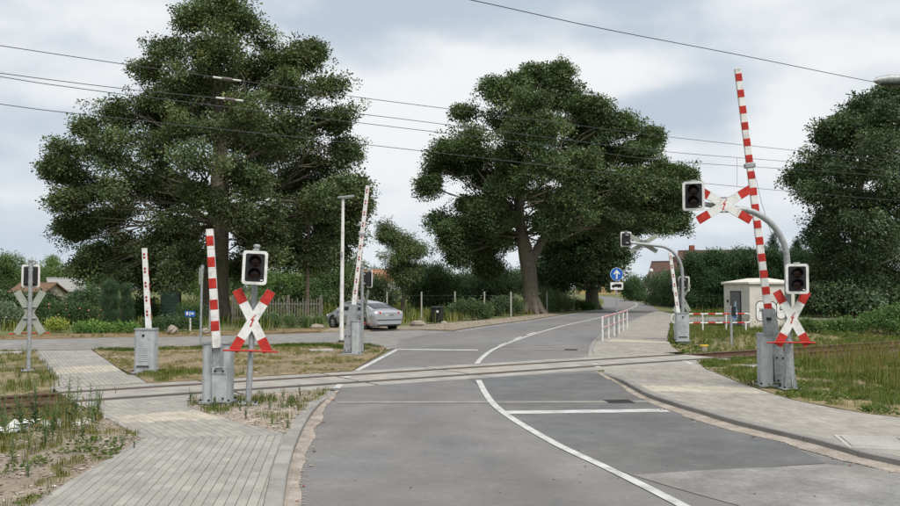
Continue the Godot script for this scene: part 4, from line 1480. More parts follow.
	for q in [[172.5, 334.2, 0.5, 1.0, "square sandstone block by the garden across the side street"], [205, 333.8, 0.42, 0.8, "low boulder at the foot of the bluish sign pole"], [318, 329.8, 0.75, 0.5, "flat pale boulder lying just left of the car's bonnet"], [418, 327.2, 0.9, 0.5, "low grey boulder between the car and the black bin"], [444, 324.6, 0.4, 0.6, "small reddish stone leaning beside the black bin"]]:
		var o := boulder(q[2], q[3], r)
		o.position = G(q[0], q[1])
		tag(o, q[4], "stone")
	# utility pole
	t = thing("utility_pole", "dark wooden utility pole rising into the left oak's crown", "pole", G(307, 322.5))
	m = MB.new()
	m.tube([Vector3(0, -0.1, 0), Vector3(0.08, 7.4, 0)], [0.13, 0.1], 10)
	obj("shaft", m, M.timber, t)
	m = MB.new()
	m.bx(Vector3(0.08, 7.2, 0), Vector3(1.1, 0.09, 0.09), 0.01)
	obj("crossarm", m, M.timber, t)

func boulder(w, hfac, r: RandomNumberGenerator) -> MeshInstance3D:
	var m := MB.new()
	var fn := FastNoiseLite.new(); fn.seed = r.randi() % 1000; fn.frequency = 0.9
	var ring := []
	for i in 8:
		var row := []
		for k in 12:
			var th := PI * i / 7.0; var ph := TAU * k / 12
			var p := Vector3(sin(th) * cos(ph), cos(th), sin(th) * sin(ph))
			p *= 1.0 + 0.45 * fn.get_noise_3dv(p * 1.4)
			row.append(Vector3(p.x * w / 2, p.y * w * hfac / 2 + w * hfac * 0.3, p.z * w / 2))
		ring.append(row)
	for i in 7:
		for k in 12:
			m.quad(ring[i][k], ring[i][(k + 1) % 12], ring[i + 1][(k + 1) % 12], ring[i + 1][k], Vector3(0, w * hfac * 0.3, 0))
	return obj("boulder", m, M.stone)

# a wall slab between two ground points, y0..y1, with its thickness behind
func wall_box(m: MB, a: Vector3, b: Vector3, y0: float, y1: float, th := 0.12):
	var d := (b - a); d.y = 0
	var n := d.normalized().cross(Vector3.UP)
	var mid := (a + b) / 2; mid.y = (y0 + y1) / 2
	m.box(Transform3D(Basis(d.normalized(), Vector3.UP, -n), mid), Vector3(d.length(), y1 - y0, th), 0.01)

func make_hut():
	var c := G(750, 330.6)
	var t := thing("switch_hut", "beige railway switch hut with flat hipped roof and graffiti behind the guard rail", "hut", c)
	var ax := Vector3(0.98, 0, -0.2).normalized(); var bz := Vector3(-0.2, 0, -0.98).normalized()
	var wr := 2.5; var wl := 2.45; var h := 2.3
	var x := Transform3D(Basis(ax, Vector3.UP, -bz), Vector3.ZERO)
	var m := MB.new()
	m.box(x * at(wr / 2, h / 2 - 0.1, -wl / 2), Vector3(wr, h + 0.2, wl), 0.02)
	obj("walls", m, M.render, t)
	m = MB.new()
	var e := 0.1
	var q := [Vector3(-e, h, e), Vector3(wr + e, h, e), Vector3(wr + e, h, -wl - e), Vector3(-e, h, -wl - e)]
	var rr := [Vector3(wr * 0.35, h + 0.3, -wl * 0.35), Vector3(wr * 0.65, h + 0.3, -wl * 0.35), Vector3(wr * 0.65, h + 0.3, -wl * 0.65), Vector3(wr * 0.35, h + 0.3, -wl * 0.65)]
	var cc: Vector3 = x * Vector3(wr / 2, h, -wl / 2)
	for k in 4:
		var l := (k + 1) % 4
		var up := Vector3(0, 0.09, 0)
		m.quad(x * (q[k] + up), x * (q[l] + up), x * rr[l], x * rr[k], cc)
		m.quad(x * q[k], x * q[l], x * (q[l] + up), x * (q[k] + up), cc)
	m.quad(x * rr[0], x * rr[1], x * rr[2], x * rr[3], cc)
	m.quad(x * q[0], x * q[1], x * q[2], x * q[3], cc + Vector3(0, 0.2, 0))
	obj("roof", m, M.render, t)
	# door in the left wall
	var lx := x * Transform3D(Basis(Vector3.UP, -PI / 2), Vector3(0, 0, -wl / 2))
	m = MB.new()
	m.box(lx * at(-0.05, 0.95, 0.0), Vector3(1.02, 2.0, 0.06), 0.01)
	var dr := obj("door", m, M.dark, t)
	m = MB.new()
	m.box(lx * at(-0.05, 0.95, 0.03), Vector3(0.88, 1.88, 0.02), 0.006)
	obj("door_leaf", m, plain(0.13, 0.13, 0.135, 0.6), dr)
	m = MB.new()
	m.box(lx * at(0.28, 0.95, 0.055), Vector3(0.14, 0.03, 0.04), 0.006)
	obj("handle", m, M.galv, dr)
	m = MB.new()
	m.prism(lx, PackedVector2Array([Vector2(-0.35, 0.45), Vector2(-0.1, 0.38), Vector2(0.15, 0.5), Vector2(0.22, 0.8), Vector2(0.05, 1.15), Vector2(0.08, 1.4), Vector2(-0.06, 1.45), Vector2(-0.16, 1.1), Vector2(-0.38, 0.95)]), 0.0405, 0.043)
	obj("spray_paint", m, plain(0.42, 0.55, 0.72, 0.6), dr)
	m = MB.new()
	m.prism(lx, PackedVector2Array([Vector2(-0.25, 0.6), Vector2(0.02, 0.56), Vector2(0.1, 0.78), Vector2(-0.05, 0.95), Vector2(-0.28, 0.85)]), 0.042, 0.0445)
	obj("spray_paint", m, plain(0.08, 0.16, 0.4, 0.6), dr)
	m = MB.new()
	m.box(lx * at(-0.82, 1.42, 0.0), Vector3(0.14, 0.14, 0.08), 0.02)
	obj("vent", m, M.dark, t)
	# bubble lettering sprayed on the right wall
	for g in [[0.62, 0.95, 0.52, 0.95, 0.22], [1.2, 1.05, 0.5, 0.7, 0.24], [1.72, 1.0, 0.46, 0.86, 0.2]]:
		m = MB.new()
		m.prism(x * at(g[0], g[1], 0), rrect(g[2] + 0.08, g[3] + 0.08, g[4] + 0.03, 5), 0.0, 0.002)
		obj("spray_outline", m, M.black, t)
		m = MB.new()
		m.prism(x * at(g[0], g[1], 0), rrect(g[2], g[3], g[4], 5), 0.0, 0.004)
		obj("spray_letter", m, M.white, t)
		m = MB.new()
		m.prism(x * at(g[0], g[1], 0), PackedVector2Array([Vector2(-0.08, -0.02), Vector2(0.1, 0.02), Vector2(0.1, 0.08), Vector2(-0.04, 0.05), Vector2(-0.02, 0.16), Vector2(-0.08, 0.14)]), 0.0, 0.006)
		obj("spray_outline", m, M.black, t)

func gable_house(called, label, cat, a: Vector3, b: Vector3, depth: float, eave: float, ridge: float, wallm, roofm, overhang := 0.35, along := true) -> Node3D:
	var t := thing(called, label, cat, a)
	var d := b - a; d.y = 0
	var w := d.length()
	var x := Transform3D(Basis(d.normalized(), Vector3.UP, d.normalized().cross(Vector3.UP)), Vector3.ZERO)
	var m := MB.new()
	# walls with gables; ridge runs along the front when "along"
	var c := x * Vector3(w / 2, eave / 2, -depth / 2)
	if along:
		m.prism(x * Transform3D(Basis(Vector3.UP, PI / 2), Vector3(0, 0, 0)), PackedVector2Array([Vector2(0, -0.2), Vector2(depth, -0.2), Vector2(depth, eave), Vector2(depth / 2, ridge), Vector2(0, eave)]), 0, w)
	else:
		m.prism(x, PackedVector2Array([Vector2(0, -0.2), Vector2(w, -0.2), Vector2(w, eave), Vector2(w / 2, ridge), Vector2(0, eave)]), -depth, 0)
	obj("walls", m, wallm, t)
	var span := depth if along else w
	var run := w if along else depth
	var sl := Vector2(span / 2, ridge - eave)
	var ang := rad_to_deg(atan2(sl.y, sl.x))
	for s in [-1, 1]:
		m = MB.new()
		var o: Vector3
		var bb: Basis
		if along:
			o = Vector3(w / 2, (eave + ridge) / 2 + 0.08, -depth / 2 - s * depth / 4)
			bb = Basis(Vector3.RIGHT, deg_to_rad(ang * -s))
			m.box(x * Transform3D(bb, o), Vector3(run + overhang * 2, 0.12, sl.length() + overhang), 0.01)
		else:
			o = Vector3(w / 2 + s * w / 4, (eave + ridge) / 2 + 0.08, -depth / 2)
			bb = Basis(Vector3(0, 0, 1), deg_to_rad(ang * -s))
			m.box(x * Transform3D(bb, o), Vector3(sl.length() + overhang, 0.12, run + overhang * 2), 0.01)
		obj("roof", m, roofm, t)
	t.set_meta("frame", null)
	return t

func make_buildings():
	make_hut()
	# houses behind the hedge on the right
	var p := G(645, 301.5); var q := G(704, 303.0)
	p.z = -125; q.z = -121
	p.x = (648 - 450.0) / F * 125; q.x = (712 - 450.0) / F * 121
	var t := gable_house("house", "house with brown tiled roof and white gable behind the hedge", "house", p, q, 8.0, 3.0, 6.1, M.white, M.roof_tile)
	var m := MB.new()
	m.bx(Vector3(5.0, 6.4, -3.6), Vector3(0.7, 1.2, 0.7), 0.02)
	obj("chimney", m, M.roof_tile, t)
	for k in 2:
		m = MB.new()
		m.bx(Vector3(2.0 + 3.0 * k, 1.7, 0.02 + 0.4 * k), Vector3(1.1, 1.2, 0.08), 0.01)
		obj("window", m, M.glass, t)
	p = Vector3((682 - 450.0) / F * 96, 0, -96); q = Vector3((752 - 450.0) / F * 96, 0, -94)
	t = gable_house("house", "house with low dark roof ridge and red chimney above the tall hedge", "house", p, q, 8.0, 4.6, 6.45, M.white, M.roof_tile)
	m = MB.new()
	m.bx(Vector3(2.3, 6.8, -4.0), Vector3(0.55, 0.9, 0.55), 0.02)
	obj("chimney", m, plain(0.25, 0.07, 0.045, 0.9), t)
	# far yellow-beige barn at the end of the road
	p = G(585, 291.8); p = Vector3((580 - 450.0) / F * 330, 0, -330); q = Vector3((628 - 450.0) / F * 330, 0, -330)
	t = gable_house("barn", "low ochre barn at the far end of the road", "barn", p, q, 12.0, 3.2, 5.0, plain(0.42, 0.3, 0.15, 0.9), plain(0.3, 0.2, 0.12, 0.9))
	for k in 4:
		m = MB.new()
		m.bx(Vector3(4.0 + 3.6 * k, 1.6, 0.05), Vector3(1.4, 1.6, 0.12), 0.01)
		obj("opening", m, M.dark, t)
	# garden sheds left
	var wood := plain(0.14, 0.09, 0.055, 0.9)
	p = G(10, 311); q = G(43, 311.2)
	t = gable_house("garden_shed", "wooden garden shed with beige gable behind the left post signal", "shed", p, q, 3.2, 1.7, 2.5, plain(0.4, 0.36, 0.28, 0.9), wood, 0.25, true)
	for k in 2:
		m = MB.new()
		m.box(Transform3D(Basis((q - p).normalized(), Vector3.UP, (q - p).normalized().cross(Vector3.UP)), (q - p) * (0.3 + 0.4 * k) + Vector3(0, 1.0, 0)), Vector3(0.7, 0.7, 0.08), 0.01)
		obj("window", m, M.glass, t)
	p = G(52, 310.2); q = G(84, 309.8)
	t = gable_house("garden_shed", "grey roofed garden shed with a small roof window among the bushes", "shed", p, q, 4.0, 1.75, 3.0, plain(0.3, 0.28, 0.24, 0.9), plain(0.26, 0.26, 0.25, 0.9), 0.3, true)
	m = MB.new()
	m.box(Transform3D(Basis(Vector3.RIGHT, deg_to_rad(-32)), Vector3(2.2, 2.55, -0.8)), Vector3(0.8, 0.08, 0.5), 0.01)
	obj("roof_window", m, M.white, t)
	p = G(160, 319.5); q = G(180, 319.3)
	t = gable_house("garden_shed", "green boarded garden shed with brown post beside the left oak", "shed", p, q, 2.4, 1.95, 2.35, plain(0.16, 0.25, 0.21, 0.8), plain(0.4, 0.38, 0.35, 0.9), 0.15, true)
	for k in 8:
		m = MB.new()
		m.box(Transform3D(Basis((q - p).normalized(), Vector3.UP, (q - p).normalized().cross(Vector3.UP)), (q - p) * 0.5 + Vector3(0, 0.15 + 0.22 * k, 0) + (q - p).normalized().cross(Vector3.UP) * 0.02), Vector3((q - p).length() - 0.04, 0.19, 0.04), 0.008)
		obj("board", m, plain(0.19 + 0.012 * (k % 3), 0.31 + 0.015 * (k % 2), 0.26, 0.8), t)
	m = MB.new()
	m.bx((q - p) * 1.02 + Vector3(0, 1.0, 0.08), Vector3(0.12, 2.2, 0.12), 0.01)
	obj("corner_post", m, wood, t)
	p = G(348, 305); q = G(392, 305); p.z = -110; q.z = -110; p.x = (345 - 450.0) / F * 110; q.x = (392 - 450.0) / F * 110
	gable_house("house", "distant house with orange tiled roof behind the bushes and the car", "house", p, q, 7.0, 3.0, 4.5, M.render, plain(0.26, 0.13, 0.075, 0.9))

func make_fences():
	# wire fence on concrete posts along the wood
	var pts := [[387, 317], [421.5, 318.2], [455, 316.5], [484.5, 317], [511, 317.5], [547, 312.5], [566, 311], [574, 310.2], [586, 309]]
	var t := thing("wire_fence", "wire fence on slim concrete posts under the centre oak", "fence", G(387, 317))
	var o := t.position
	var prev = null
	for q in pts:
		var p := G(q[0], q[1]) - o
		p.y = 0
		var m := MB.new()
		m.bx(p + Vector3(0, 0.88, 0), Vector3(0.1, 1.95, 0.1), 0.012)
		obj("post", m, M.concrete_plain, t)
		if prev != null:
			for h in [0.7, 1.6]:
				var w := MB.new()
				w.tube([prev + Vector3(0, h, 0.07), (prev + p) / 2 + Vector3(0, h - 0.04, 0.07), p + Vector3(0, h, 0.07)], [0.0025, 0.0025, 0.0025], 4)
				obj("wire", w, M.galv, t)
		prev = p
	# picket gate right of the left oak
	t = thing("picket_fence", "weathered grey picket fence with gate right of the left oak", "fence", G(232, 325.5))
	o = t.position
	var a := Vector3.ZERO; var b := G(322, 325.5) - o
	b.y = 0
	for k in 34:
		var m := MB.new()
		var p := a.lerp(b, k / 33.0)
		var h := 1.5 + 0.12 * sin(k * 2.7)
		m.bx(p + Vector3(0, h / 2 - 0.05, 0), Vector3(0.06, h, 0.03), 0.006)
		obj("picket", m, M.timber_grey, t)
	for h in [0.4, 1.2]:
		var m := MB.new()
		m.bx((a + b) / 2 + Vector3(0, h, -0.035), Vector3((b - a).length(), 0.08, 0.04), 0.006)
		obj("crossrail", m, M.timber_grey, t)
	for f in [0.0, 0.33, 0.62, 0.98]:
		var m := MB.new()
		m.bx(a.lerp(b, f) + Vector3(0, 0.82, -0.1), Vector3(0.13, 1.75, 0.13), 0.012)
		obj("post", m, M.timber_grey, t)

# ---------------------------------------------------------------- wires over the track
func make_wires():
	var runs := [
		["messenger_wire", "uppermost catenary wire over the track with a white and brown insulator", [[-160, 20], [0, 45.5], [137, 66], [215, 77], [300, 89], [370, 98.8], [450, 109], [560, 123], [670, 137], [820, 153], [900, 161], [1100, 180]], 0.0, [[213, 77, 241, 80.8]], [[140, 66.3, 91]]],
		["messenger_wire", "second catenary wire over the track with the lower insulator in front of the oak", [[-160, 52], [0, 73], [40, 78.3], [137, 90.2], [228, 99], [370, 115], [450, 125], [560, 139], [670, 152], [820, 164], [900, 171.5], [1100, 188]], 0.12, [[216, 97.6, 243, 100.8]], []],
		["contact_wire", "thin catenary wire just beneath the second one over the track", [[-160, 56], [0, 76.5], [40, 83], [110, 92.5], [228, 107], [370, 124], [560, 147], [670, 161], [820, 171], [900, 177], [1100, 192]], -0.12, [], [[109, 92.3, 99]]],
		["contact_wire", "lowest contact wire running over the track", [[-160, 84], [0, 104], [40, 109.5], [200, 127], [370, 145], [560, 167], [670, 180], [820, 194], [900, 200.5], [1100, 213]], 0.0, [], [[737, 158.0, 186.0]]],
		["feeder_line", "thick power line high above the track toward the right street lamp", [[300, -34], [467, -1], [600, 28], [740, 55], [885, 84], [1000, 104]], 0.6, [], []]]
	for w in runs:
		var first := W(w[2][0][0], w[2][0][1], w[3])
		var t := thing(w[0], w[1], "overhead wire", Vector3(first.x, 0, first.z), 0.0, "wires over the track")
		var o := t.position
		var pts := []; var rad := []
		for q in w[2]:
			pts.append(W(q[0], q[1], w[3]) - o); rad.append(0.012 if w[0] == "feeder_line" else 0.0075)
		var run := curve(pts, 0.8)
		rad.resize(run.size()); rad.fill(rad[0])
		var m := MB.new()
		m.tube(run, rad, 6)
		obj("wire", m, M.wire, t)
		for i in w[4]:
			var a := W(i[0], i[1], w[3]) - o; var b := W(i[2], i[3], w[3]) - o
			var dd := (b - a).normalized()
			var ins := sub("insulator", t)
			for s in [[0.0, 0.3, 0.02, M.white, "end_fitting"], [0.3, 0.72, 0.02, M.galv, "rod"], [0.72, 1.0, 0.02, M.white, "end_fitting"]]:
				var k := MB.new()
				k.tube([a.lerp(b, s[0]), a.lerp(b, s[1])], [s[2], s[2]], 8)
				obj(s[4], k, s[3], ins)
			for k in 7:
				var e := MB.new()
				var c := a.lerp(b, 0.32 + 0.055 * k)
				e.tube([c - dd * 0.01, c + dd * 0.01], [0.038, 0.038], 10)
				obj("shed_disc", e, M.porcelain, ins)
		for q in w[5]:
			var k := MB.new()
			k.tube([W(q[0], q[1], w[3]) - o, W(q[0], q[2], w[3]) - o], [0.005, 0.005], 5)
			obj("dropper", k, M.wire, t)

# ---------------------------------------------------------------- silver car (built with its nose toward -z)
func make_car():
	var rear := G(378.5, 330.4)
	var turn := 39.0
	var fwd := Vector3(-sin(deg_to_rad(turn)), 0, -cos(deg_to_rad(turn)))
	var t := thing("parked_car", "silver hatchback parked tail toward the crossing on the side street", "car", rear + fwd * 1.42, turn)
	var paint := plain(0.43, 0.44, 0.46, 0.28, 0.5)
	paint.clearcoat_enabled = true; paint.clearcoat = 0.6; paint.clearcoat_roughness = 0.1
	# stations along z: [z, half width at sill, half width at belt, sill y, belt y, hood/deck crown]
	var st := [[2.36, 0.70, 0.76, 0.36, 0.86, 0.90], [2.32, 0.78, 0.84, 0.3, 0.95, 0.99], [2.15, 0.83, 0.87, 0.25, 0.99, 1.02], [1.6, 0.87, 0.895, 0.23, 0.98, 1.01], [0.8, 0.885, 0.905, 0.22, 0.96, 0.99], [0.0, 0.885, 0.905, 0.22, 0.94, 0.97], [-0.8, 0.885, 0.9, 0.22, 0.92, 0.955], [-1.3, 0.88, 0.885, 0.22, 0.89, 0.93], [-1.8, 0.86, 0.86, 0.23, 0.82, 0.87], [-2.15, 0.8, 0.8, 0.25, 0.74, 0.79], [-2.34, 0.68, 0.68, 0.28, 0.66, 0.69], [-2.42, 0.5, 0.5, 0.34, 0.58, 0.6]]
	var rings := []
	for s in st:
		var z: float = s[0]
		var row := []
		for q in [[0.0, s[3] - 0.02], [s[1] * 0.9, s[3] - 0.02], [s[1], s[3] + 0.06], [s[1] + 0.02, s[3] + 0.2], [(s[1] + s[2]) / 2 + 0.035, lerpf(s[3], s[4], 0.62)], [s[2] + 0.01, s[4] - 0.1], [s[2] - 0.03, s[4] - 0.01], [s[2] - 0.13, s[4] + 0.02], [s[2] * 0.5, s[5]], [0.0, s[5] + 0.01]]:
			row.append(Vector3(q[0], q[1], z))
		var full := row.duplicate()
		for k in range(row.size() - 2, 0, -1):
			full.append(Vector3(-row[k].x, row[k].y, z))
		rings.append(full)
	var m := MB.new()
	loft(m, rings, Vector3(0, 0.6, 0))
	obj("body", m, paint, t)
	# cabin
	var cab := [[1.98, 0.62, 1.0, 1.05], [1.7, 0.68, 1.0, 1.16], [1.2, 0.66, 0.98, 1.33], [0.6, 0.62, 0.96, 1.43], [0.0, 0.6, 0.95, 1.465], [-0.5, 0.6, 0.94, 1.45], [-0.9, 0.62, 0.93, 1.36], [-1.25, 0.66, 0.92, 1.15], [-1.55, 0.7, 0.88, 0.95]]
	rings = []
	for s in cab:
		var row := []
		for q in [[0.0, s[2] - 0.05], [0.84, s[2] - 0.05], [0.835, s[2]], [lerpf(0.835, s[1], 0.5) + 0.02, lerpf(s[2], s[3], 0.55)], [s[1] + 0.02, s[3] - 0.05], [s[1] - 0.08, s[3] - 0.005], [s[1] * 0.5, s[3] + 0.02], [0, s[3] + 0.025]]:
			row.append(Vector3(q[0], q[1], s[0]))
		var full := row.duplicate()
		for k in range(row.size() - 2, 0, -1):
			full.append(Vector3(-row[k].x, row[k].y, s[0]))
		rings.append(full)
	m = MB.new()
	loft(m, rings, Vector3(0, 1.0, 0))
	obj("roof", m, paint, t)
	# glass: side windows follow the cabin sides, rear and front screens follow its ends
	var side := func(s, z, f):
		var i := 0
		while i < cab.size() - 2 and cab[i + 1][0] > z:
			i += 1
		var w: float = clampf((cab[i][0] - z) / (cab[i][0] - cab[i + 1][0]), 0, 1)
		var w1 := lerpf(cab[i][1], cab[i + 1][1], w); var y0 := lerpf(cab[i][2], cab[i + 1][2], w); var y1 := lerpf(cab[i][3], cab[i + 1][3], w) - 0.05
		var x: float
		if f < 0.55:
			x = lerpf(0.835, lerpf(0.835, w1, 0.5) + 0.02, f / 0.55)
		else:
			x = lerpf(lerpf(0.835, w1, 0.5) + 0.02, w1 + 0.02, (f - 0.55) / 0.45)
		return Vector3((x + 0.008) * s, lerpf(y0, y1, f), z)
	for s in [-1, 1]:
		for win in [[1.62, 1.15], [1.1, 0.2], [0.12, -1.15]]:
			m = MB.new()
			var n := 8
			for k in n:
				var z0 := lerpf(win[0], win[1], float(k) / n); var z1 := lerpf(win[0], win[1], float(k + 1) / n)
				for f in [[0.04, 0.55], [0.55, 0.9]]:
					m.quad(side.call(s, z0, f[0]), side.call(s, z1, f[0]), side.call(s, z1, f[1]), side.call(s, z0, f[1]), Vector3(0, 1.1, z0))
			obj("side_window", m, M.glass, t)
	for e in [[1.94, 1.25, "rear_window"], [-1.5, -0.95, "windscreen"]]:
		m = MB.new()
		var n := 6
		for k in n:
			for j in 6:
				var q := []
				for c in [[k, j], [k + 1, j], [k + 1, j + 1], [k, j + 1]]:
					var z: float = lerpf(e[0], e[1], float(c[0]) / n)
					var i := 0
					while i < cab.size() - 2 and cab[i + 1][0] > z:
						i += 1
					var w: float = clampf((cab[i][0] - z) / (cab[i][0] - cab[i + 1][0]), 0, 1)
					var w1 := lerpf(cab[i][1], cab[i + 1][1], w); var y1 := lerpf(cab[i][3], cab[i + 1][3], w)
					var xx: float = lerpf(-1, 1, c[1] / 6.0) * (w1 - 0.06)
					q.append(Vector3(xx, y1 + 0.034 - 0.03 * pow(absf(xx) / (w1 - 0.08), 2.0), z))
				m.quad(q[0], q[1], q[2], q[3], Vector3(0, 0.6, 0))
		obj(e[2], m, M.glass, t)
	# wheels with dark arches
	for s in [-1, 1]:
		for z in [1.42, -1.42]:
			m = MB.new()
			m.tube([Vector3(s * 0.74, 0.36, z), Vector3(s * 0.915, 0.36, z)], [0.375, 0.375], 22)
			obj("wheel_arch", m, M.black, t)
			var wh := sub("wheel", t)
			m = MB.new()
			m.lathe(Transform3D(Basis(Vector3(0, 0, 1), -PI / 2 * s), Vector3(s * 0.72, 0.325, z)), [Vector2(0.2, 0), Vector2(0.3, 0), Vector2(0.325, 0.03), Vector2(0.325, 0.17), Vector2(0.3, 0.205), Vector2(0.215, 0.208)], 22)
			obj("tyre", m, M.rubber, wh)
			m = MB.new()
			m.lathe(Transform3D(Basis(Vector3(0, 0, 1), -PI / 2 * s), Vector3(s * 0.72, 0.325, z)), [Vector2(0.215, 0.206), Vector2(0.2, 0.18), Vector2(0.19, 0.17), Vector2(0, 0.165)], 22)
			obj("rim_well", m, M.dark, wh)
			m = MB.new()
			for k in 7:
				var a := TAU * k / 7
				m.box(Transform3D(Basis(Vector3.RIGHT, a), Vector3(s * 0.915, 0.325, z)) * at(0, 0.11, 0), Vector3(0.03, 0.2, 0.045), 0.008)
			m.tube([Vector3(s * 0.9, 0.325, z), Vector3(s * 0.935, 0.325, z)], [0.05, 0.04], 10)
			obj("rim", m, M.galv, wh)
	# lamps, plate, trim
	for s in [-1, 1]:
		m = MB.new()
		m.box(Transform3D(Basis(Vector3.UP, deg_to_rad(22.0 * s)), Vector3(s * 0.66, 0.885, 2.27)), Vector3(0.36, 0.13, 0.1), 0.03)
		obj("tail_lamp", m, plain(0.42, 0.012, 0.014, 0.15), t)
		m = MB.new()
		m.box(Transform3D(Basis(Vector3.UP, deg_to_rad(-22.0 * s)), Vector3(s * 0.6, 0.66, -2.24)), Vector3(0.34, 0.14, 0.2), 0.04)
		obj("headlamp", m, M.white, t)
		m = MB.new()
		m.bx(Vector3(s * 0.95, 1.0, -0.85), Vector3(0.2, 0.14, 0.1), 0.03)
		obj("mirror", m, paint, t)
		m = MB.new()
		m.bx(Vector3(s * 0.925, 0.3, 0.0), Vector3(0.03, 0.06, 2.0), 0.01)
		obj("sill_trim", m, M.dark, t)
		for z in [0.2, 1.05]:
			m = MB.new()
			m.bx(Vector3(s * 0.925, 0.82, z), Vector3(0.035, 0.03, 0.2), 0.01)
			obj("door_handle", m, paint, t)
		for z in [1.12, 0.15, -0.95]:
			m = MB.new()
			m.bx(Vector3(s * 0.9225, 0.62, z), Vector3(0.008, 0.55, 0.012), 0.002)
			obj("door_gap", m, M.dark, t)
	m = MB.new()
	m.bx(Vector3(0, 0.77, 2.345), Vector3(0.52, 0.115, 0.03), 0.004)
	obj("number_plate", m, M.white, t)
	m = MB.new()
	m.bx(Vector3(0, 0.885, 2.335), Vector3(0.94, 0.03, 0.04), 0.01)
	obj("chrome_strip", m, M.galv, t)
	m = MB.new()
	m.bx(Vector3(0, 0.55, 2.37), Vector3(1.46, 0.035, 0.03), 0.01)
	obj("bumper_seam", m, M.dark, t)
	m = MB.new()
	m.bx(Vector3(0, 0.31, 2.3), Vector3(1.3, 0.12, 0.1), 0.02)
	obj("diffuser", m, M.dark, t)

func loft(m: MB, rings: Array, c: Vector3):
	var nr := []
	for i in rings.size():
		var row := []
		var n: int = rings[i].size()
		for k in n:
			var a: Vector3 = rings[i][(k + 1) % n] - rings[i][(k - 1 + n) % n]
			var b: Vector3 = rings[mini(i + 1, rings.size() - 1)][k] - rings[maxi(i - 1, 0)][k]
			var q := a.cross(b).normalized()
			if q.dot(rings[i][k] - Vector3(c.x, c.y, rings[i][k].z * 0.8)) < 0:
				q = -q
			row.append(q)
		nr.append(row)
	for i in rings.size() - 1:
		var n: int = rings[i].size()
		for k in n:
			var l := (k + 1) % n
			m.smooth(rings[i][k], rings[i][l], rings[i + 1][l], nr[i][k], nr[i][l], nr[i + 1][l])
			m.smooth(rings[i][k], rings[i + 1][l], rings[i + 1][k], nr[i][k], nr[i + 1][l], nr[i + 1][k])
	for e in [0, rings.size() - 1]:
		var mid := Vector3.ZERO
		for p in rings[e]:
			mid += p / rings[e].size()
		for k in rings[e].size():
			m.tri(mid, rings[e][k], rings[e][(k + 1) % rings[e].size()], c)

# ---------------------------------------------------------------- vegetation
var clumps := {}

# a spray of small folded leaves round a few twigs
func clump(kind: String, n: int, size: float, spread: float, sd: int, droop := 0.0, slim := 0.55) -> Mesh:
	if clumps.has(kind):
		return clumps[kind]
	var r := RandomNumberGenerator.new(); r.seed = sd
	var m := MB.new(); m.tint = Color.WHITE
	for k in n:
		var c := Vector3(r.randfn(), r.randfn() * 0.75, r.randfn()) * 0.45
		if c.length() > 1.1:
			c = c.normalized() * 1.1
		c *= spread
		var d := (c.normalized() + Vector3(r.randfn(), r.randfn() * 0.6 - droop, r.randfn()) * 0.7).normalized()
		var s := d.cross(Vector3(r.randfn(), r.randfn() + 1.2, r.randfn())).normalized()
		var up := s.cross(d)
		var l := size * r.randf_range(0.7, 1.3)
		var w := l * slim * 0.5
		var a := c; var tip := c + d * l - up * l * 0.12; var mid := c + d * l * 0.5
		var g := r.randf_range(0.5, 1.0)
		m.tint = Color(g * r.randf_range(0.85, 1.0), g, g * r.randf_range(0.75, 1.0))
		var e := up * w * 0.35
		for sg in [-1, 1]:
			var o: Vector3 = mid + s * w * sg + e
			var nn := (tip - a).cross(o - a).normalized()
			if nn.y < 0:
				nn = -nn
			m.t3(a, o, tip, nn)
	clumps[kind] = m.mesh()
	return clumps[kind]

func branch(m: MB, a: Vector3, b: Vector3, r0: float, r1: float, sag: float, r: RandomNumberGenerator, seg := 6):
	var p := []; var q := []
	var wob := Vector3(r.randfn(), r.randfn() * 0.4, r.randfn()) * a.distance_to(b) * 0.12
	for k in seg + 1:
		var t := float(k) / seg
		p.append(a.lerp(b, t) + Vector3(0, sag * sin(t * PI), 0) + wob * sin(t * PI * 1.6))
		q.append(lerpf(r0, r1, pow(t, 0.8)))
	m.tube(p, q, 8 if r0 > 0.1 else 5, false)
	return p

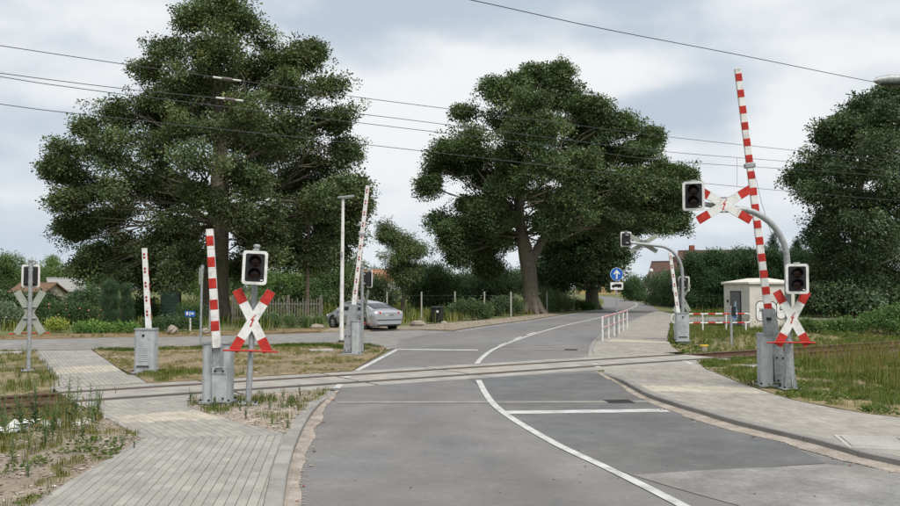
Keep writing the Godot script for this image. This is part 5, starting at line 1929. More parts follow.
# lobes: [px, py, radius in px, distance behind (+) or before (-) the trunk in metres]
func tree(called, label, group, base: Vector3, trunk: Array, lobes: Array, opt := {}):
	var t := thing(called, label, "tree", base, 0.0, group)
	var r := RandomNumberGenerator.new(); r.seed = hash(label)
	var depth := -base.z
	var s := F / depth
	var m := MB.new()
	var tp := []; var tr := []
	for k in trunk:                                    # trunk: [px, py, width px]
		var p := D(k[0], k[1], depth) - base
		tp.append(p); tr.append(k[2] / s / 2)
	tp[0].y = -0.15
	var run := curve(tp, 0.7)
	var rr := []
	for p in run:
		var best := 0.0
		for k in tp.size() - 1:
			if p.y >= tp[k].y - 0.01 and p.y <= tp[k + 1].y + 0.01:
				best = lerpf(tr[k], tr[k + 1], clampf((p.y - tp[k].y) / maxf(tp[k + 1].y - tp[k].y, 0.01), 0, 1))
		rr.append(best if best > 0 else tr[-1])
	m.tube(run, rr, 16, false)
	for k in 7:                                        # root flare
		var a := TAU * k / 7 + r.randf()
		var d := Vector3(cos(a), 0, sin(a))
		m.tube([d * tr[0] * 0.45 + Vector3(0, 0.9 + r.randf() * 0.5, 0), d * tr[0] * 0.95 + Vector3(0, 0.25, 0), d * tr[0] * 1.6 + Vector3(0, -0.15, 0)], [tr[0] * 0.3, tr[0] * 0.3, tr[0] * 0.14], 7, false)
	for l in opt.get("limbs", []):
		var lp := []; var lr := []
		for k in l:
			lp.append(D(k[0], k[1], depth + 0.02 * (k[0] - l[0][0])) - base); lr.append(k[2] / s / 2)
		m.tube(lp, lr, 12, false)
	var xs := []; var cs := []
	var fn := FastNoiseLite.new(); fn.seed = hash(label) % 5000; fn.frequency = opt.get("gap_freq", 0.55); fn.fractal_octaves = 2
	var cell: float = opt.get("cell", 0.75)
	var col: Color = opt.get("color", Color(0.05, 0.075, 0.022)) * 2.15
	var thr: float = opt.get("gap", -0.12)
	var fork: float = opt.get("fork", 0.35)
	for q in lobes:
		var c := D(q[0], q[1], depth + q[3]) - base
		var rad: float = q[2] * (depth + q[3]) / F * opt.get("lobe", 1.0)
		# limb from the trunk into the lobe, then twigs
		var h := clampf((c.y - rad * 0.4) * r.randf_range(0.6, 0.85), tp[-1].y * fork, tp[-1].y)
		var from: Vector3 = run[0]
		for p in run:
			if p.y <= h:
				from = p
		# foliage: sprays gathered on sub-clusters over the lobe, so that its edge is uneven
		var subs := []
		var ns := int(clampf(rad * rad * opt.get("subs", 5.5), 14, 70))
		for k in ns:
			var d := Vector3(r.randfn(), r.randfn(), r.randfn()).normalized()
			var f := pow(r.randf(), 0.45) * (0.93 + 0.6 * fn.get_noise_3dv(d * 2.6 + c))
			subs.append([c + Vector3(d.x, d.y * opt.get("flat", 0.85), d.z) * rad * f, cell * r.randf_range(0.6, 1.35)])
		var total := subs.size()
		subs = subs.filter(func(b): return fn.get_noise_3dv(b[0]) >= thr)
		if subs.size() * 5 < total * 2:                    # a thin lobe bears no limb and no leaves of its own
			continue
		var limb = branch(m, from, from.lerp(c, 0.9), clampf(rad * 0.085, 0.05, tr[-1] * 0.75), 0.04, rad * 0.12, r, 7)
		for k in mini(subs.size() / 3, 7):
			branch(m, limb[r.randi_range(4, 7)], subs[r.randi() % subs.size()][0], 0.045, 0.012, 0.0, r, 4)
		for b in subs:
			var tone := r.randf_range(0.7, 1.35)
			for k in int(opt.get("sprays", 7)):
				var p: Vector3 = b[0] + Vector3(r.randfn(), r.randfn() * 0.6, r.randfn()) * b[1] * 0.45
				var z: float = r.randf_range(0.7, 1.25) * opt.get("spray_size", 1.0)
				xs.append(Transform3D(Basis.from_euler(Vector3(r.randf_range(-0.5, 0.5), r.randf() * TAU, r.randf_range(-0.5, 0.5))).scaled(Vector3.ONE * z), p))
				var g := tone * r.randf_range(0.8, 1.2)
				cs.append(Color(col.r * g * r.randf_range(0.9, 1.2), col.g * g, col.b * g * r.randf_range(0.8, 1.15)))
	obj("trunk", m, opt.get("bark", M.bark), t)
	var crown := multi("crown", clump(opt.get("leaf", "oak"), 52, 0.16, 0.55, 4, 0.0, 0.7), M.leaf, xs, cs, t)
	crown.set_meta("kind", "stuff")
	return t

# a shrub, hedge or bed of foliage: lobes [px, py, radius px, depth offset]
func shrub(called, label, cat, group, base: Vector3, lobes: Array, opt := {}):
	var t := thing(called, label, cat, base, 0.0, group)
	var r := RandomNumberGenerator.new(); r.seed = hash(label + str(base))
	var depth := -base.z
	var m := MB.new()
	var xs := []; var cs := []
	var col: Color = opt.get("color", Color(0.07, 0.11, 0.03))
	col = col * 1.95 + Color(0.0, 0.0, 0.01)
	var z0: float = opt.get("spray_size", 0.7)
	for q in lobes:
		var c := D(q[0], q[1], depth + q[3]) - base
		var rad: float = q[2] * (depth + q[3]) / F
		var foot := Vector3(c.x * 0.85, -0.1, c.z * 0.85)
		for k in 3:
			branch(m, foot + Vector3(r.randfn(), 0, r.randfn()) * 0.12, c + Vector3(r.randfn(), r.randfn() * 0.4, r.randfn()) * rad * 0.4, clampf(rad * 0.05, 0.015, 0.12), 0.012, 0.0, r, 4)
		var n := int(clampf(rad * rad * opt.get("density", 60.0) * 5.0, 60, 3500))
		for k in n:
			var d := Vector3(r.randfn(), r.randfn(), r.randfn()).normalized() * pow(r.randf(), 0.4)
			var p := c + Vector3(d.x, d.y * opt.get("tall", 1.0), d.z) * rad * r.randf_range(opt.get("tight", 0.85), opt.get("loose", 1.12))
			if p.y < 0.05:
				p.y = r.randf_range(0.03, 0.4)
			var z := z0 * r.randf_range(0.6, 1.25)
			xs.append(Transform3D(Basis.from_euler(Vector3(r.randf_range(-0.6, 0.6), r.randf() * TAU, r.randf_range(-0.6, 0.6))).scaled(Vector3.ONE * z), p))
			var g := r.randf_range(0.65, 1.35)
			cs.append(Color(col.r * g * r.randf_range(0.85, 1.2), col.g * g, col.b * g))
	obj("stems", m, M.bark, t).set_meta("kind", "stuff")
	var fol := multi("foliage", clump(opt.get("leaf", "bush"), opt.get("leaves", 22), opt.get("leaf_size", 0.16), 0.42, 9, opt.get("droop", 0.0), opt.get("slim", 0.5)), M.leaf, xs, cs, t)
	fol.set_meta("kind", "stuff")
	if opt.has("flowers"):
		var f := MB.new(); f.tint = Color.WHITE
		f.lathe(at(0, 0, 0), [Vector2(0.02, -0.03), Vector2(0.08, 0.0), Vector2(0.06, 0.05), Vector2(0, 0.06)], 7)
		var fx := []; var fc := []
		for k in int(opt.flowers):
			var q = lobes[r.randi() % lobes.size()]
			var c := D(q[0], q[1], depth + q[3]) - base
			var d: Vector3 = Vector3(r.randfn(), absf(r.randfn()) * 0.8 + 0.1, absf(r.randfn()) + 0.3).normalized() * q[2] * depth / F * 1.02
			fx.append(Transform3D(Basis.from_euler(Vector3(r.randf(), r.randf() * 6, r.randf())).scaled(Vector3.ONE * r.randf_range(0.5, 0.9)), c + d))
			fc.append(opt.flower_color * r.randf_range(0.8, 1.2))
		multi("blossoms", f.mesh(), M.tinted, fx, fc, t).set_meta("kind", "stuff")
	return t

func spruce(label, group, base: Vector3, top_px: Array, width: float, col: Color):
	var t := thing("conifer", label, "conifer", base, 0.0, group)
	var r := RandomNumberGenerator.new(); r.seed = hash(label + str(base))
	var h := D(top_px[0], top_px[1], -base.z).y - base.y
	var m := MB.new()
	m.tube([Vector3(0, -0.1, 0), Vector3(0, h * 0.98, 0)], [h * 0.02, 0.02], 8, false)
	var xs := []; var cs := []
	var levels := int(h / 0.38)
	for k in levels:
		var f := float(k) / levels
		var y := h * (0.06 + 0.93 * f)
		var reach := width * (1.0 - f) * r.randf_range(0.75, 1.1) + 0.12
		var n := 5 + int(9 * (1.0 - f))
		for j in n:
			var a := r.randf() * TAU
			var d := Vector3(cos(a), 0, sin(a))
			var tip := d * reach * r.randf_range(0.7, 1.1) + Vector3(0, y - reach * 0.28, 0)
			m.tube([Vector3(0, y, 0), tip], [0.03, 0.008], 4, false)
			var c := 2 + int(reach * 3.2)
			for i in c:
				var p := Vector3(0, y, 0).lerp(tip, (i + 0.8) / c) + Vector3(r.randfn(), r.randfn() * 0.4, r.randfn()) * 0.14
				xs.append(Transform3D(Basis.from_euler(Vector3(r.randf_range(-0.3, 0.3), r.randf() * TAU, 0)).scaled(Vector3.ONE * r.randf_range(0.55, 1.0)), p))
				var g := r.randf_range(0.65, 1.35)
				cs.append(Color(col.r * g, col.g * g, col.b * g))
	obj("trunk", m, M.bark, t)
	multi("crown", clump("needle", 26, 0.26, 0.4, 14, 0.35, 0.22), M.leaf, xs, cs, t).set_meta("kind", "stuff")

func leafy_oak() -> Array:
	return []

func make_trees():
	# left oak
	var base := G(217, 321.5)
	tree("oak_tree", "large spreading oak with broad dark crown across the side street", "oaks by the road", base,
		[[217, 321, 30], [216, 295, 25], [217, 250, 23], [219, 200, 20], [220, 150, 14], [216, 90, 8], [214, 40, 4]],
		[[214, 20, 28, 0], [190, 28, 20, 1], [240, 22, 20, -1], [168, 52, 22, 0], [150, 48, 13, 1], [214, 60, 38, -3], [262, 55, 26, 1], [296, 60, 20, 0], [312, 52, 10, 1], [250, 85, 36, 3], [290, 92, 30, -2], [180, 85, 28, -2],
		[155, 108, 28, 1], [120, 118, 25, 0], [92, 128, 20, -1], [74, 150, 19, 1], [62, 163, 12, 0], [105, 155, 28, -3], [150, 150, 34, -4], [200, 130, 34, -5], [240, 130, 34, 4], [285, 135, 34, -2], [322, 125, 24, 1], [342, 120, 11, 0], [322, 165, 30, 2], [340, 190, 16, -1],
		[90, 190, 26, 2], [82, 222, 20, 0], [76, 232, 12, 1], [110, 215, 30, 4], [130, 190, 32, -4], [175, 190, 34, 4], [165, 225, 30, -3], [250, 180, 34, -5], [290, 185, 34, 4], [320, 205, 28, -2], [348, 210, 16, 1], [360, 208, 8, 0], [265, 215, 30, -3], [300, 225, 28, 3], [330, 232, 22, 0], [105, 240, 22, -1], [135, 245, 22, 3], [185, 235, 22, 5],
		[215, 100, 30, 6], [180, 120, 34, 7], [260, 150, 36, 7], [200, 165, 30, -7], [250, 110, 28, -6], [95, 255, 14, 0], [120, 262, 14, 2], [255, 238, 18, 2], [285, 243, 16, -1], [160, 252, 18, -2], [140, 260, 15, 1], [190, 256, 14, -3], [100, 268, 10, 1], [322, 250, 15, -1], [150, 270, 11, 3], [300, 254, 13, 2], [265, 256, 12, -3], [345, 235, 10, 1], [205, 8, 20, 2], [228, 8, 17, -1], [70, 248, 13, 0], [86, 268, 12, 1], [118, 277, 12, -1], [148, 282, 11, 1], [180, 276, 13, -4], [240, 268, 13, 4], [282, 262, 13, 1], [312, 260, 12, -1], [334, 254, 11, 1], [60, 175, 14, 1], [70, 200, 14, -1], [150, 70, 14, 0], [330, 90, 14, 0], [345, 150, 13, 1], [355, 190, 12, 0], [200, 200, 26, -6], [235, 215, 22, -6]],
		{"color": Color(0.072, 0.089, 0.045), "lobe": 0.84, "gap": -0.16, "subs": 9.0, "cell": 0.9})
	# centre oak
	base = G(532, 313.5)
	tree("oak_tree", "tall oak with leaning forked trunk and drooping left branches beside the road", "oaks by the road", base,
		[[533, 313, 22], [531, 300, 16], [530, 280, 15], [527, 258, 16], [522, 235, 12], [519, 210, 10], [522, 165, 7], [535, 110, 3]],
		[[535, 78, 20, 0], [556, 74, 14, 1], [510, 84, 15, 0], [496, 92, 11, -1], [530, 100, 24, -4], [560, 96, 24, 2], [582, 110, 20, -1], [596, 108, 9, 0], [475, 118, 18, 0], [462, 112, 9, 1], [500, 118, 20, 3], [470, 140, 18, -2], [448, 152, 14, 0], [435, 168, 12, 1], [428, 186, 10, 0], [440, 180, 11, -1], [455, 165, 12, 2],
		[540, 130, 30, -5], [575, 135, 30, 3], [605, 125, 22, 0], [625, 128, 14, 1], [510, 150, 24, -3], [540, 165, 28, -5], [575, 170, 30, -3], [610, 155, 28, 2], [640, 150, 18, -1], [650, 138, 8, 0], [655, 172, 20, 1], [674, 170, 10, 0], [678, 185, 9, 1], [630, 185, 26, -3], [660, 200, 18, 0], [672, 215, 11, 0], [600, 190, 28, 3], [570, 205, 26, -4], [545, 200, 20, 4], [500, 185, 16, 2], [640, 212, 16, 2], [615, 215, 20, -2],
		[448, 232, 12, 0], [440, 222, 8, 1], [452, 245, 9, 0], [470, 205, 10, 1], [462, 218, 10, -1], [458, 258, 8, 0], [480, 250, 14, 2], [495, 232, 14, 0], [490, 270, 14, 3], [590, 225, 16, 2], [500, 205, 12, -2], [525, 140, 28, 6], [590, 150, 30, 7], [470, 240, 10, 3], [508, 168, 18, 1], [488, 200, 12, -1], [514, 205, 14, 2], [505, 220, 12, -2], [478, 160, 14, 1], [664, 186, 15, -1], [680, 200, 11, 0], [672, 224, 10, 1], [655, 224, 13, -1], [684, 178, 8, 0], [636, 226, 12, 1], [620, 140, 18, -1], [470, 225, 12, 1], [486, 215, 13, -2], [502, 240, 12, 1], [512, 185, 15, -3], [478, 180, 12, 2], [550, 225, 15, -3], [565, 228, 14, 3]],
		{"color": Color(0.07, 0.093, 0.046), "lobe": 0.87, "gap": -0.18, "subs": 6.5, "cell": 1.0, "sprays": 9, "spray_size": 1.15, "fork": 0.4, "limbs": [[[529, 268, 9], [538, 248, 9], [548, 231, 8], [562, 208, 6], [580, 180, 4], [600, 160, 0.6]], [[521, 228, 7], [508, 205, 6], [490, 192, 4], [474, 186, 2], [462, 172, 0.6]]]})
	# second trunk behind it
	base = G(592, 309.5)
	tree("linden_tree", "dark leafy tree with thick trunk behind the centre oak at the road bend", "", base,
		[[592, 309, 15], [592, 290, 12], [592, 260, 10], [594, 220, 6], [596, 190, 3]],
		[[590, 195, 22, 0], [612, 205, 20, 1], [570, 210, 20, -1], [600, 228, 22, -3], [575, 240, 22, -2], [556, 250, 18, 0], [612, 245, 18, 2], [595, 262, 20, -3], [572, 268, 18, 1], [552, 275, 14, -2], [603, 275, 10, -2], [560, 225, 16, 3]],
		{"color": Color(0.058, 0.08, 0.044), "gap": -0.35, "subs": 5.0, "cell": 1.3, "sprays": 10, "spray_size": 1.5, "fork": 0.15})
	# trees on the right
	base = G(862, 316.5)
	tree("broadleaf_tree", "tall dark tree with layered crown behind the pale path on the right", "trees beyond the right verge", base,
		[[856, 316, 14], [856, 280, 11], [858, 220, 8], [862, 150, 5], [866, 110, 3]],
		[[872, 105, 18.0, 0], [892, 98, 16.0, 1], [852, 120, 16.0, 0], [843, 128, 10.0, -1], [833, 135, 7.2, 0], [877, 130, 26.0, -3], [852, 148, 22.0, 2], [825, 162, 12.6, 0], [810, 172, 8.1, 1], [804, 178, 5.4, 0], [867, 165, 30.0, -4], [897, 155, 28.0, 2], [837, 180, 22.0, 1], [819, 190, 12.6, -2], [852, 200, 28.0, 3], [887, 200, 32.0, -3], [837, 215, 22.0, -2], [822, 232, 16.2, 2], [862, 235, 30.0, -3], [892, 245, 30.0, 2], [835, 255, 19.8, 0], [852, 275, 24.0, -2], [882, 282, 26.0, 1], [822, 275, 16.2, 1], [839, 292, 16.0, -1], [907, 285, 24.0, -1], [912, 190, 28.0, 0], [922, 130, 26.0, 1], [932, 240, 34.0, 2], [842, 300, 14, -3], [862, 302, 14, -4], [885, 303, 14, -3], [822, 300, 13, -2], [905, 302, 14, -2]],
		{"color": Color(0.056, 0.077, 0.044), "gap": -0.12, "subs": 5.0, "cell": 1.1, "sprays": 9, "spray_size": 1.2, "fork": 0.2})
	# feathery young tree behind the fence
	base = G(402, 314)
	tree("young_tree", "slender feathery tree with drooping twigs behind the car", "", base,
		[[404, 314, 3], [402, 280, 2.4], [398, 250, 1.6], [392, 228, 0.8]],
		[[389, 228, 7, 0], [393, 240, 9, 1], [404, 243, 10, 0], [413, 250, 8, -1], [396, 255, 12, -1], [406, 262, 14, 1], [418, 252, 6, 0], [394, 270, 12, 0], [410, 275, 14, -1], [386, 236, 5, 0]],
		{"color": Color(0.065, 0.085, 0.04), "gap": -0.25, "subs": 14.0, "cell": 0.7, "sprays": 6, "spray_size": 0.8, "leaf": "willow"})
	# conifers on the right
	for q in [[774, 311, 775, 231, 1.9], [799, 311, 800, 236, 2.4], [754, 310, 753, 248, 2.0], [733, 310, 733, 251, 2.2], [786, 312, 787, 247, 2.2]]:
		spruce(["slim dark conifer peeping above the hut", "broad dark conifer between hut and tall tree", "conifer standing in the hedge just left of the hut roof peak", "conifer in the hedge above the guard rail", "lower conifer behind the arched mast"][[774, 799, 754, 733, 786].find(q[0])], "conifers behind the hut", G(q[0], q[1]), [q[2], q[3]], q[4], Color(0.05, 0.085, 0.045))

func make_shrubs():
	var g := "garden shrubs across the side street"
	# tall hedge behind the hut
	var lobes := []
	for k in 16:
		lobes.append([692 + 8.5 * k, 263 + 4 * sin(k * 1.9), 11.0 + 2 * sin(k * 2.3), 0.6 * sin(k)])
		lobes.append([690 + 8.5 * k, 280, 13.0, 0.6 * cos(k)])
		lobes.append([694 + 8.5 * k, 299, 12.0, -0.3])
	shrub("hedge", "tall dark hedge running behind the beige hut and guard rail", "hedge", "", G(750, 312.5), lobes, {"color": Color(0.048, 0.082, 0.036), "density": 42.0, "spray_size": 0.95})
	lobes = []
	for k in 14:
		lobes.append([800 + 10 * k, 296 + 2 * sin(k * 1.7), 9.0 + 2 * sin(k * 2.9), 0.8 * sin(k)])
		lobes.append([804 + 10 * k, 306, 8.0, 0.5 * cos(k)])
	shrub("hedge", "leafy understorey below the tall tree beyond the pale path", "hedge", "", G(860, 314.5), lobes, {"color": Color(0.055, 0.082, 0.038), "density": 34.0, "spray_size": 1.0})
	lobes = []
	for k in 9:
		var f := k / 8.0
		lobes.append([lerpf(652, 694, f), lerpf(284, 279, f) + sin(k * 2.0), lerpf(9, 14, f), lerpf(14, -8, f)])
		lobes.append([lerpf(652, 694, f), lerpf(298, 298, f), lerpf(8, 13, f), lerpf(14, -8, f)])
	shrub("hedge", "grey-green hedge with fence along the far right footway", "hedge", "", G(672, 307), lobes, {"color": Color(0.057, 0.082, 0.036), "density": 14.0, "spray_size": 1.2})
	shrub("clipped_bush", "rounded clipped bush beyond the far street lamps", "bush", "", G(635, 301), [[630, 282, 8, 0], [638, 286, 9, -2], [632, 294, 8, 0], [641, 296, 7, -3], [627, 292, 5, 2]], {"color": Color(0.047, 0.082, 0.029), "density": 9.0, "spray_size": 1.6})
	# undergrowth below the centre oak
	for q in [[548, 311.5, [[545, 297, 9, 0], [556, 300, 9, 1], [567, 303, 7, 0], [548, 305, 8, -1]], "pale leafy undergrowth just right of the centre oak's trunk", Color(0.085, 0.12, 0.045)],
		[580, 310, [[575, 304, 6, 0], [584, 305, 5, 0], [592, 307, 4, -1]], "low green undergrowth at the foot of the tree by the bend", Color(0.06, 0.1, 0.03)],
		[505, 316, [[500, 305, 10, 0], [515, 306, 9, 0], [492, 309, 8, 1]], "dark undergrowth left of the centre oak's trunk", Color(0.058, 0.082, 0.036)],
		[468, 320, [[460, 309, 10, 0], [475, 310, 9, 0], [450, 313, 8, 0], [485, 312, 8, 0]], "tangled green undergrowth behind the black bin", Color(0.06, 0.085, 0.032)]]:
		shrub("undergrowth", q[3], "shrub", "undergrowth along the wire fence", G(q[0], q[1]), q[2], {"color": q[4], "density": 34.0, "spray_size": 0.8})
	# wood behind the fence
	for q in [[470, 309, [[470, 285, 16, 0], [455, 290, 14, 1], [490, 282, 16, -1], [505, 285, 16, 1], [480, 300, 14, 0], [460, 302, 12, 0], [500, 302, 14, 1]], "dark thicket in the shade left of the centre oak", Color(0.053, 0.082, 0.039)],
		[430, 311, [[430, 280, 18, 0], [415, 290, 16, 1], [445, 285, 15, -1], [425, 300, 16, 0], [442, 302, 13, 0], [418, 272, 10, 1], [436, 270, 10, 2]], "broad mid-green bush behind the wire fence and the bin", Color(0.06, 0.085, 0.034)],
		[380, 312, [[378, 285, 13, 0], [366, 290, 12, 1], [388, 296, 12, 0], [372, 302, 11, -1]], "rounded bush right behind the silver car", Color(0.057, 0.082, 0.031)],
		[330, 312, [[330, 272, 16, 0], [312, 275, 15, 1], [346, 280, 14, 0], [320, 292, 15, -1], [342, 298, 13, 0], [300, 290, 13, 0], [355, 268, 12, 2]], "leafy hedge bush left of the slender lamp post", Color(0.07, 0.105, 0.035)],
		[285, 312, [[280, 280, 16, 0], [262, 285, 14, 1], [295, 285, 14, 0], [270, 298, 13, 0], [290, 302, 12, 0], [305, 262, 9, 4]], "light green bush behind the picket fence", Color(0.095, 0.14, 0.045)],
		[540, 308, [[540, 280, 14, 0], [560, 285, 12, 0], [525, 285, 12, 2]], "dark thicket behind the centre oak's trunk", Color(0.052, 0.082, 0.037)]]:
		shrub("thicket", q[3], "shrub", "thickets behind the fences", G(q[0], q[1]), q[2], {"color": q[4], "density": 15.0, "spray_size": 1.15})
	for q in [[20, 309, [[12, 268, 16, 0], [-4, 275, 18, 1], [30, 275, 14, -1], [5, 292, 15, 0], [25, 295, 12, 1], [4, 262, 8, 0]], "tall bush behind the wooden shed at the left edge", Color(0.075, 0.11, 0.035)],
		[60, 306, [[55, 274, 15, 0], [70, 278, 13, 1], [42, 276, 12, 1], [62, 290, 13, 0], [80, 270, 10, 2], [88, 282, 11, 0], [52, 262, 6, 1]], "light green fruit bushes above the grey shed roof", Color(0.1, 0.14, 0.045)],
		[22, 318, [[6, 303, 10, 0], [18, 302, 9, 0], [30, 303, 9, 0], [40, 304, 8, 0], [50, 303, 8, 0]], "dark mixed bushes in front of the wooden shed", Color(0.055, 0.082, 0.033)],
		[145, 321, [[140, 306, 10, 0], [150, 310, 9, 0], [138, 316, 8, 0]], "shady bush right of the columnar yews", Color(0.052, 0.082, 0.037)],
		[95, 311, [[92, 293, 12, 0], [80, 300, 11, 0], [100, 300, 9, 0], [72, 303, 9, -1]], "dense dark bush right of the grey shed", Color(0.052, 0.082, 0.036)],
		[180, 308, [[175, 276, 15, 0], [160, 280, 13, 1], [190, 280, 12, 0], [200, 290, 12, 1], [170, 265, 9, 1]], "bright green bush above the green shed", Color(0.115, 0.165, 0.05)],
		[240, 307, [[240, 275, 12, 0], [255, 280, 10, 0], [235, 290, 9, 1]], "bright bush seen right of the left oak's trunk", Color(0.1, 0.15, 0.045)]]:
		shrub("garden_bush", q[3], "bush", g, G(q[0], q[1]), q[2], {"color": q[4], "density": 11.0, "spray_size": 1.15})
	for q in [[34, 325, [[30, 312, 10, 0], [44, 309, 11, 0], [57, 310, 10, 0], [38, 319, 9, -0.4], [52, 320, 8, -0.4], [66, 318, 9, 0]], "rose bush with pink blooms right of the left post signal", Color(0.05, 0.085, 0.03), Color(0.6, 0.2, 0.22)],
		[84, 325, [[74, 312, 10, 0], [88, 313, 10, 0], [98, 317, 8, 0], [80, 321, 8, 0]], "rose bush with salmon blooms left of the columnar yews", Color(0.049, 0.082, 0.031), Color(0.5, 0.22, 0.15)],
		[10, 326, [[8, 311, 10, 0], [-5, 315, 10, 0], [16, 318, 9, 0], [4, 321, 8, 0]], "silvery shrub with pale blooms at the left edge", Color(0.13, 0.16, 0.1), Color(0.6, 0.55, 0.5)]]:
		shrub("rose_bush", q[3], "bush", g, G(q[0], q[1]), q[2], {"color": q[4], "density": 55.0, "spray_size": 0.62, "flowers": 11, "flower_color": q[5]})
	shrub("garden_bush", "yellow-green low bush in front of the rose beds", "bush", g, G(56, 332), [[53, 324, 5, 0], [60, 325, 5, 0]], {"color": Color(0.22, 0.24, 0.05), "density": 90.0, "spray_size": 0.5})
	for q in [[110, 328, [[110, 288, 8, 0], [110, 300, 9, 0], [110, 312, 9, 0], [110, 322, 8, 0]], "broad clipped columnar yew left of the dotted footpath barrier"], [127, 327, [[126, 290, 6, 0], [126, 302, 7, 0], [127, 313, 7, 0], [127, 322, 6, 0]], "narrow clipped columnar yew beside the dotted footpath boom"]]:
		shrub("columnar_yew", q[3], "shrub", g, G(q[0], q[1]), q[2], {"color": Color(0.050, 0.082, 0.040), "density": 700.0, "tight": 0.95, "loose": 1.0, "spray_size": 0.3, "leaf": "yew", "leaf_size": 0.12, "leaves": 30, "tall": 1.25})
	for q in [[160, 331, [[148, 325, 6, 0], [160, 324, 6, 0], [170, 322, 6, 0.5], [182, 323, 6, 0.3]], "bed of low dark plants beside the blue information sign", Color(0.052, 0.082, 0.031)], [95, 333, [[80, 328, 4.5, 0], [92, 329, 4, 0], [104, 329, 4, 0], [118, 328, 4, 0], [132, 329, 4, 0]], "row of fresh green ground plants along the garden edge", Color(0.1, 0.17, 0.04)],
		[190, 329, [[184, 312, 8, 1], [197, 312, 8, 1], [195, 322, 6, 0.5]], "dark rounded bush left of the left oak's trunk", Color(0.049, 0.082, 0.033)], [275, 327.5, [[262, 320, 6, 0], [275, 320, 6, 0], [290, 321, 6, 0], [305, 322, 5, 0], [318, 322, 5, 0]], "rough grassy growth in front of the picket fence", Color(0.085, 0.12, 0.045)]]:
		shrub("ground_plants", q[3], "plants", g, G(q[0], q[1]), q[2], {"color": q[4], "density": 80.0, "spray_size": 0.55})
	# bank right of the hut
	for q in [[880, 334, [[885, 318, 11, 0], [870, 322, 9, 0], [900, 316, 12, 0], [892, 327, 9, -0.6], [915, 320, 12, 0]], "lush green shrub on the bank at the right edge", Color(0.075, 0.125, 0.035)], [845, 334, [[835, 326, 7, 0], [848, 326, 7, 0], [860, 329, 6, 0], [822, 328, 6, 0]], "green bramble on the bank right of the near arched mast", Color(0.075, 0.12, 0.035)], [808, 335, [[808, 325, 6, 0], [818, 330, 5, 0], [800, 328, 5, 0]], "leafy bramble just behind the near arched mast", Color(0.085, 0.125, 0.04)]]:
		shrub("bramble", q[3], "shrub", "brambles on the right bank", G(q[0], q[1]), q[2], {"color": q[4], "density": 80.0, "spray_size": 0.6})
	# far tree line to the horizon
	var r := RandomNumberGenerator.new(); r.seed = 77
	for k in 26:
		var px := -80 + 44.0 * k
		var depth := r.randf_range(240, 330)
		var b := Vector3((px - 450) / F * depth, -0.02, -depth)
		var hp := r.randf_range(14, 26)
		if px > 560 and px < 660:
			hp = 4.0
		shrub("far_trees", "distant clump of trees on the horizon", "trees", "distant clumps of trees on the horizon", b, [[px, 289 - hp * 0.5, hp * 0.6, 0], [px + 16, 289 - hp * 0.4, hp * 0.55, 2], [px - 14, 289 - hp * 0.4, hp * 0.5, -2]], {"color": Color(0.055, 0.082, 0.033), "density": 1.6, "spray_size": 3.4})

# ---------------------------------------------------------------- verges, grass, weeds
func blades(kind: String, n: int, h: float, spread: float, w: float, sd: int, seed_heads := 0.0) -> Mesh:
	var r := RandomNumberGenerator.new(); r.seed = sd
	var m := MB.new(); m.tint = Color.WHITE
	for k in n:
		var a := r.randf() * TAU
		var o := Vector3(cos(a), 0, sin(a)) * spread * r.randf()
		var d := Vector3(cos(a + r.randfn() * 0.6), 0, sin(a + r.randfn() * 0.6))
		var hh := h * r.randf_range(0.45, 1.1)
		var lean := hh * r.randf_range(0.05, 0.55)
		var s := Vector3(-d.z, 0, d.x) * w * r.randf_range(0.7, 1.2)
		var p0 := o; var p1 := o + Vector3(0, hh * 0.6, 0) + d * lean * 0.35; var p2 := o + Vector3(0, hh, 0) + d * lean
		var g := r.randf_range(0.6, 1.0)
		m.tint = Color(minf(1.0, g * r.randf_range(0.9, 1.25)), minf(1.0, g), g * 0.8)
		var nb := (d * 0.5 + Vector3.UP).normalized()
		m.t3(p0 - s, p0 + s, p1 + s * 0.7, nb); m.t3(p0 - s, p1 + s * 0.7, p1 - s * 0.7, nb)
		m.t3(p1 - s * 0.7, p1 + s * 0.7, p2, nb)
		if r.randf() < seed_heads:
			m.tint = Color(1.0, 0.8, 0.75)
			for z in 5:
				var q := p2 + Vector3(r.randfn() * 0.012, z * 0.022, r.randfn() * 0.012)
				m.t3(q - s * 2.2, q + s * 2.2, q + Vector3(0, 0.05, 0), d)
	return m.mesh()

func in_poly(poly: PackedVector2Array, r: RandomNumberGenerator, n: int) -> Array:
	var b := Rect2(poly[0], Vector2.ZERO)
	for p in poly:
		b = b.expand(p)
	var out := []
	var tries := 0
	while out.size() < n and tries < n * 30:
		tries += 1
		var p := b.position + Vector2(r.randf(), r.randf()) * b.size
		if Geometry2D.is_point_in_polygon(p, poly):
			out.append(p)
	return out

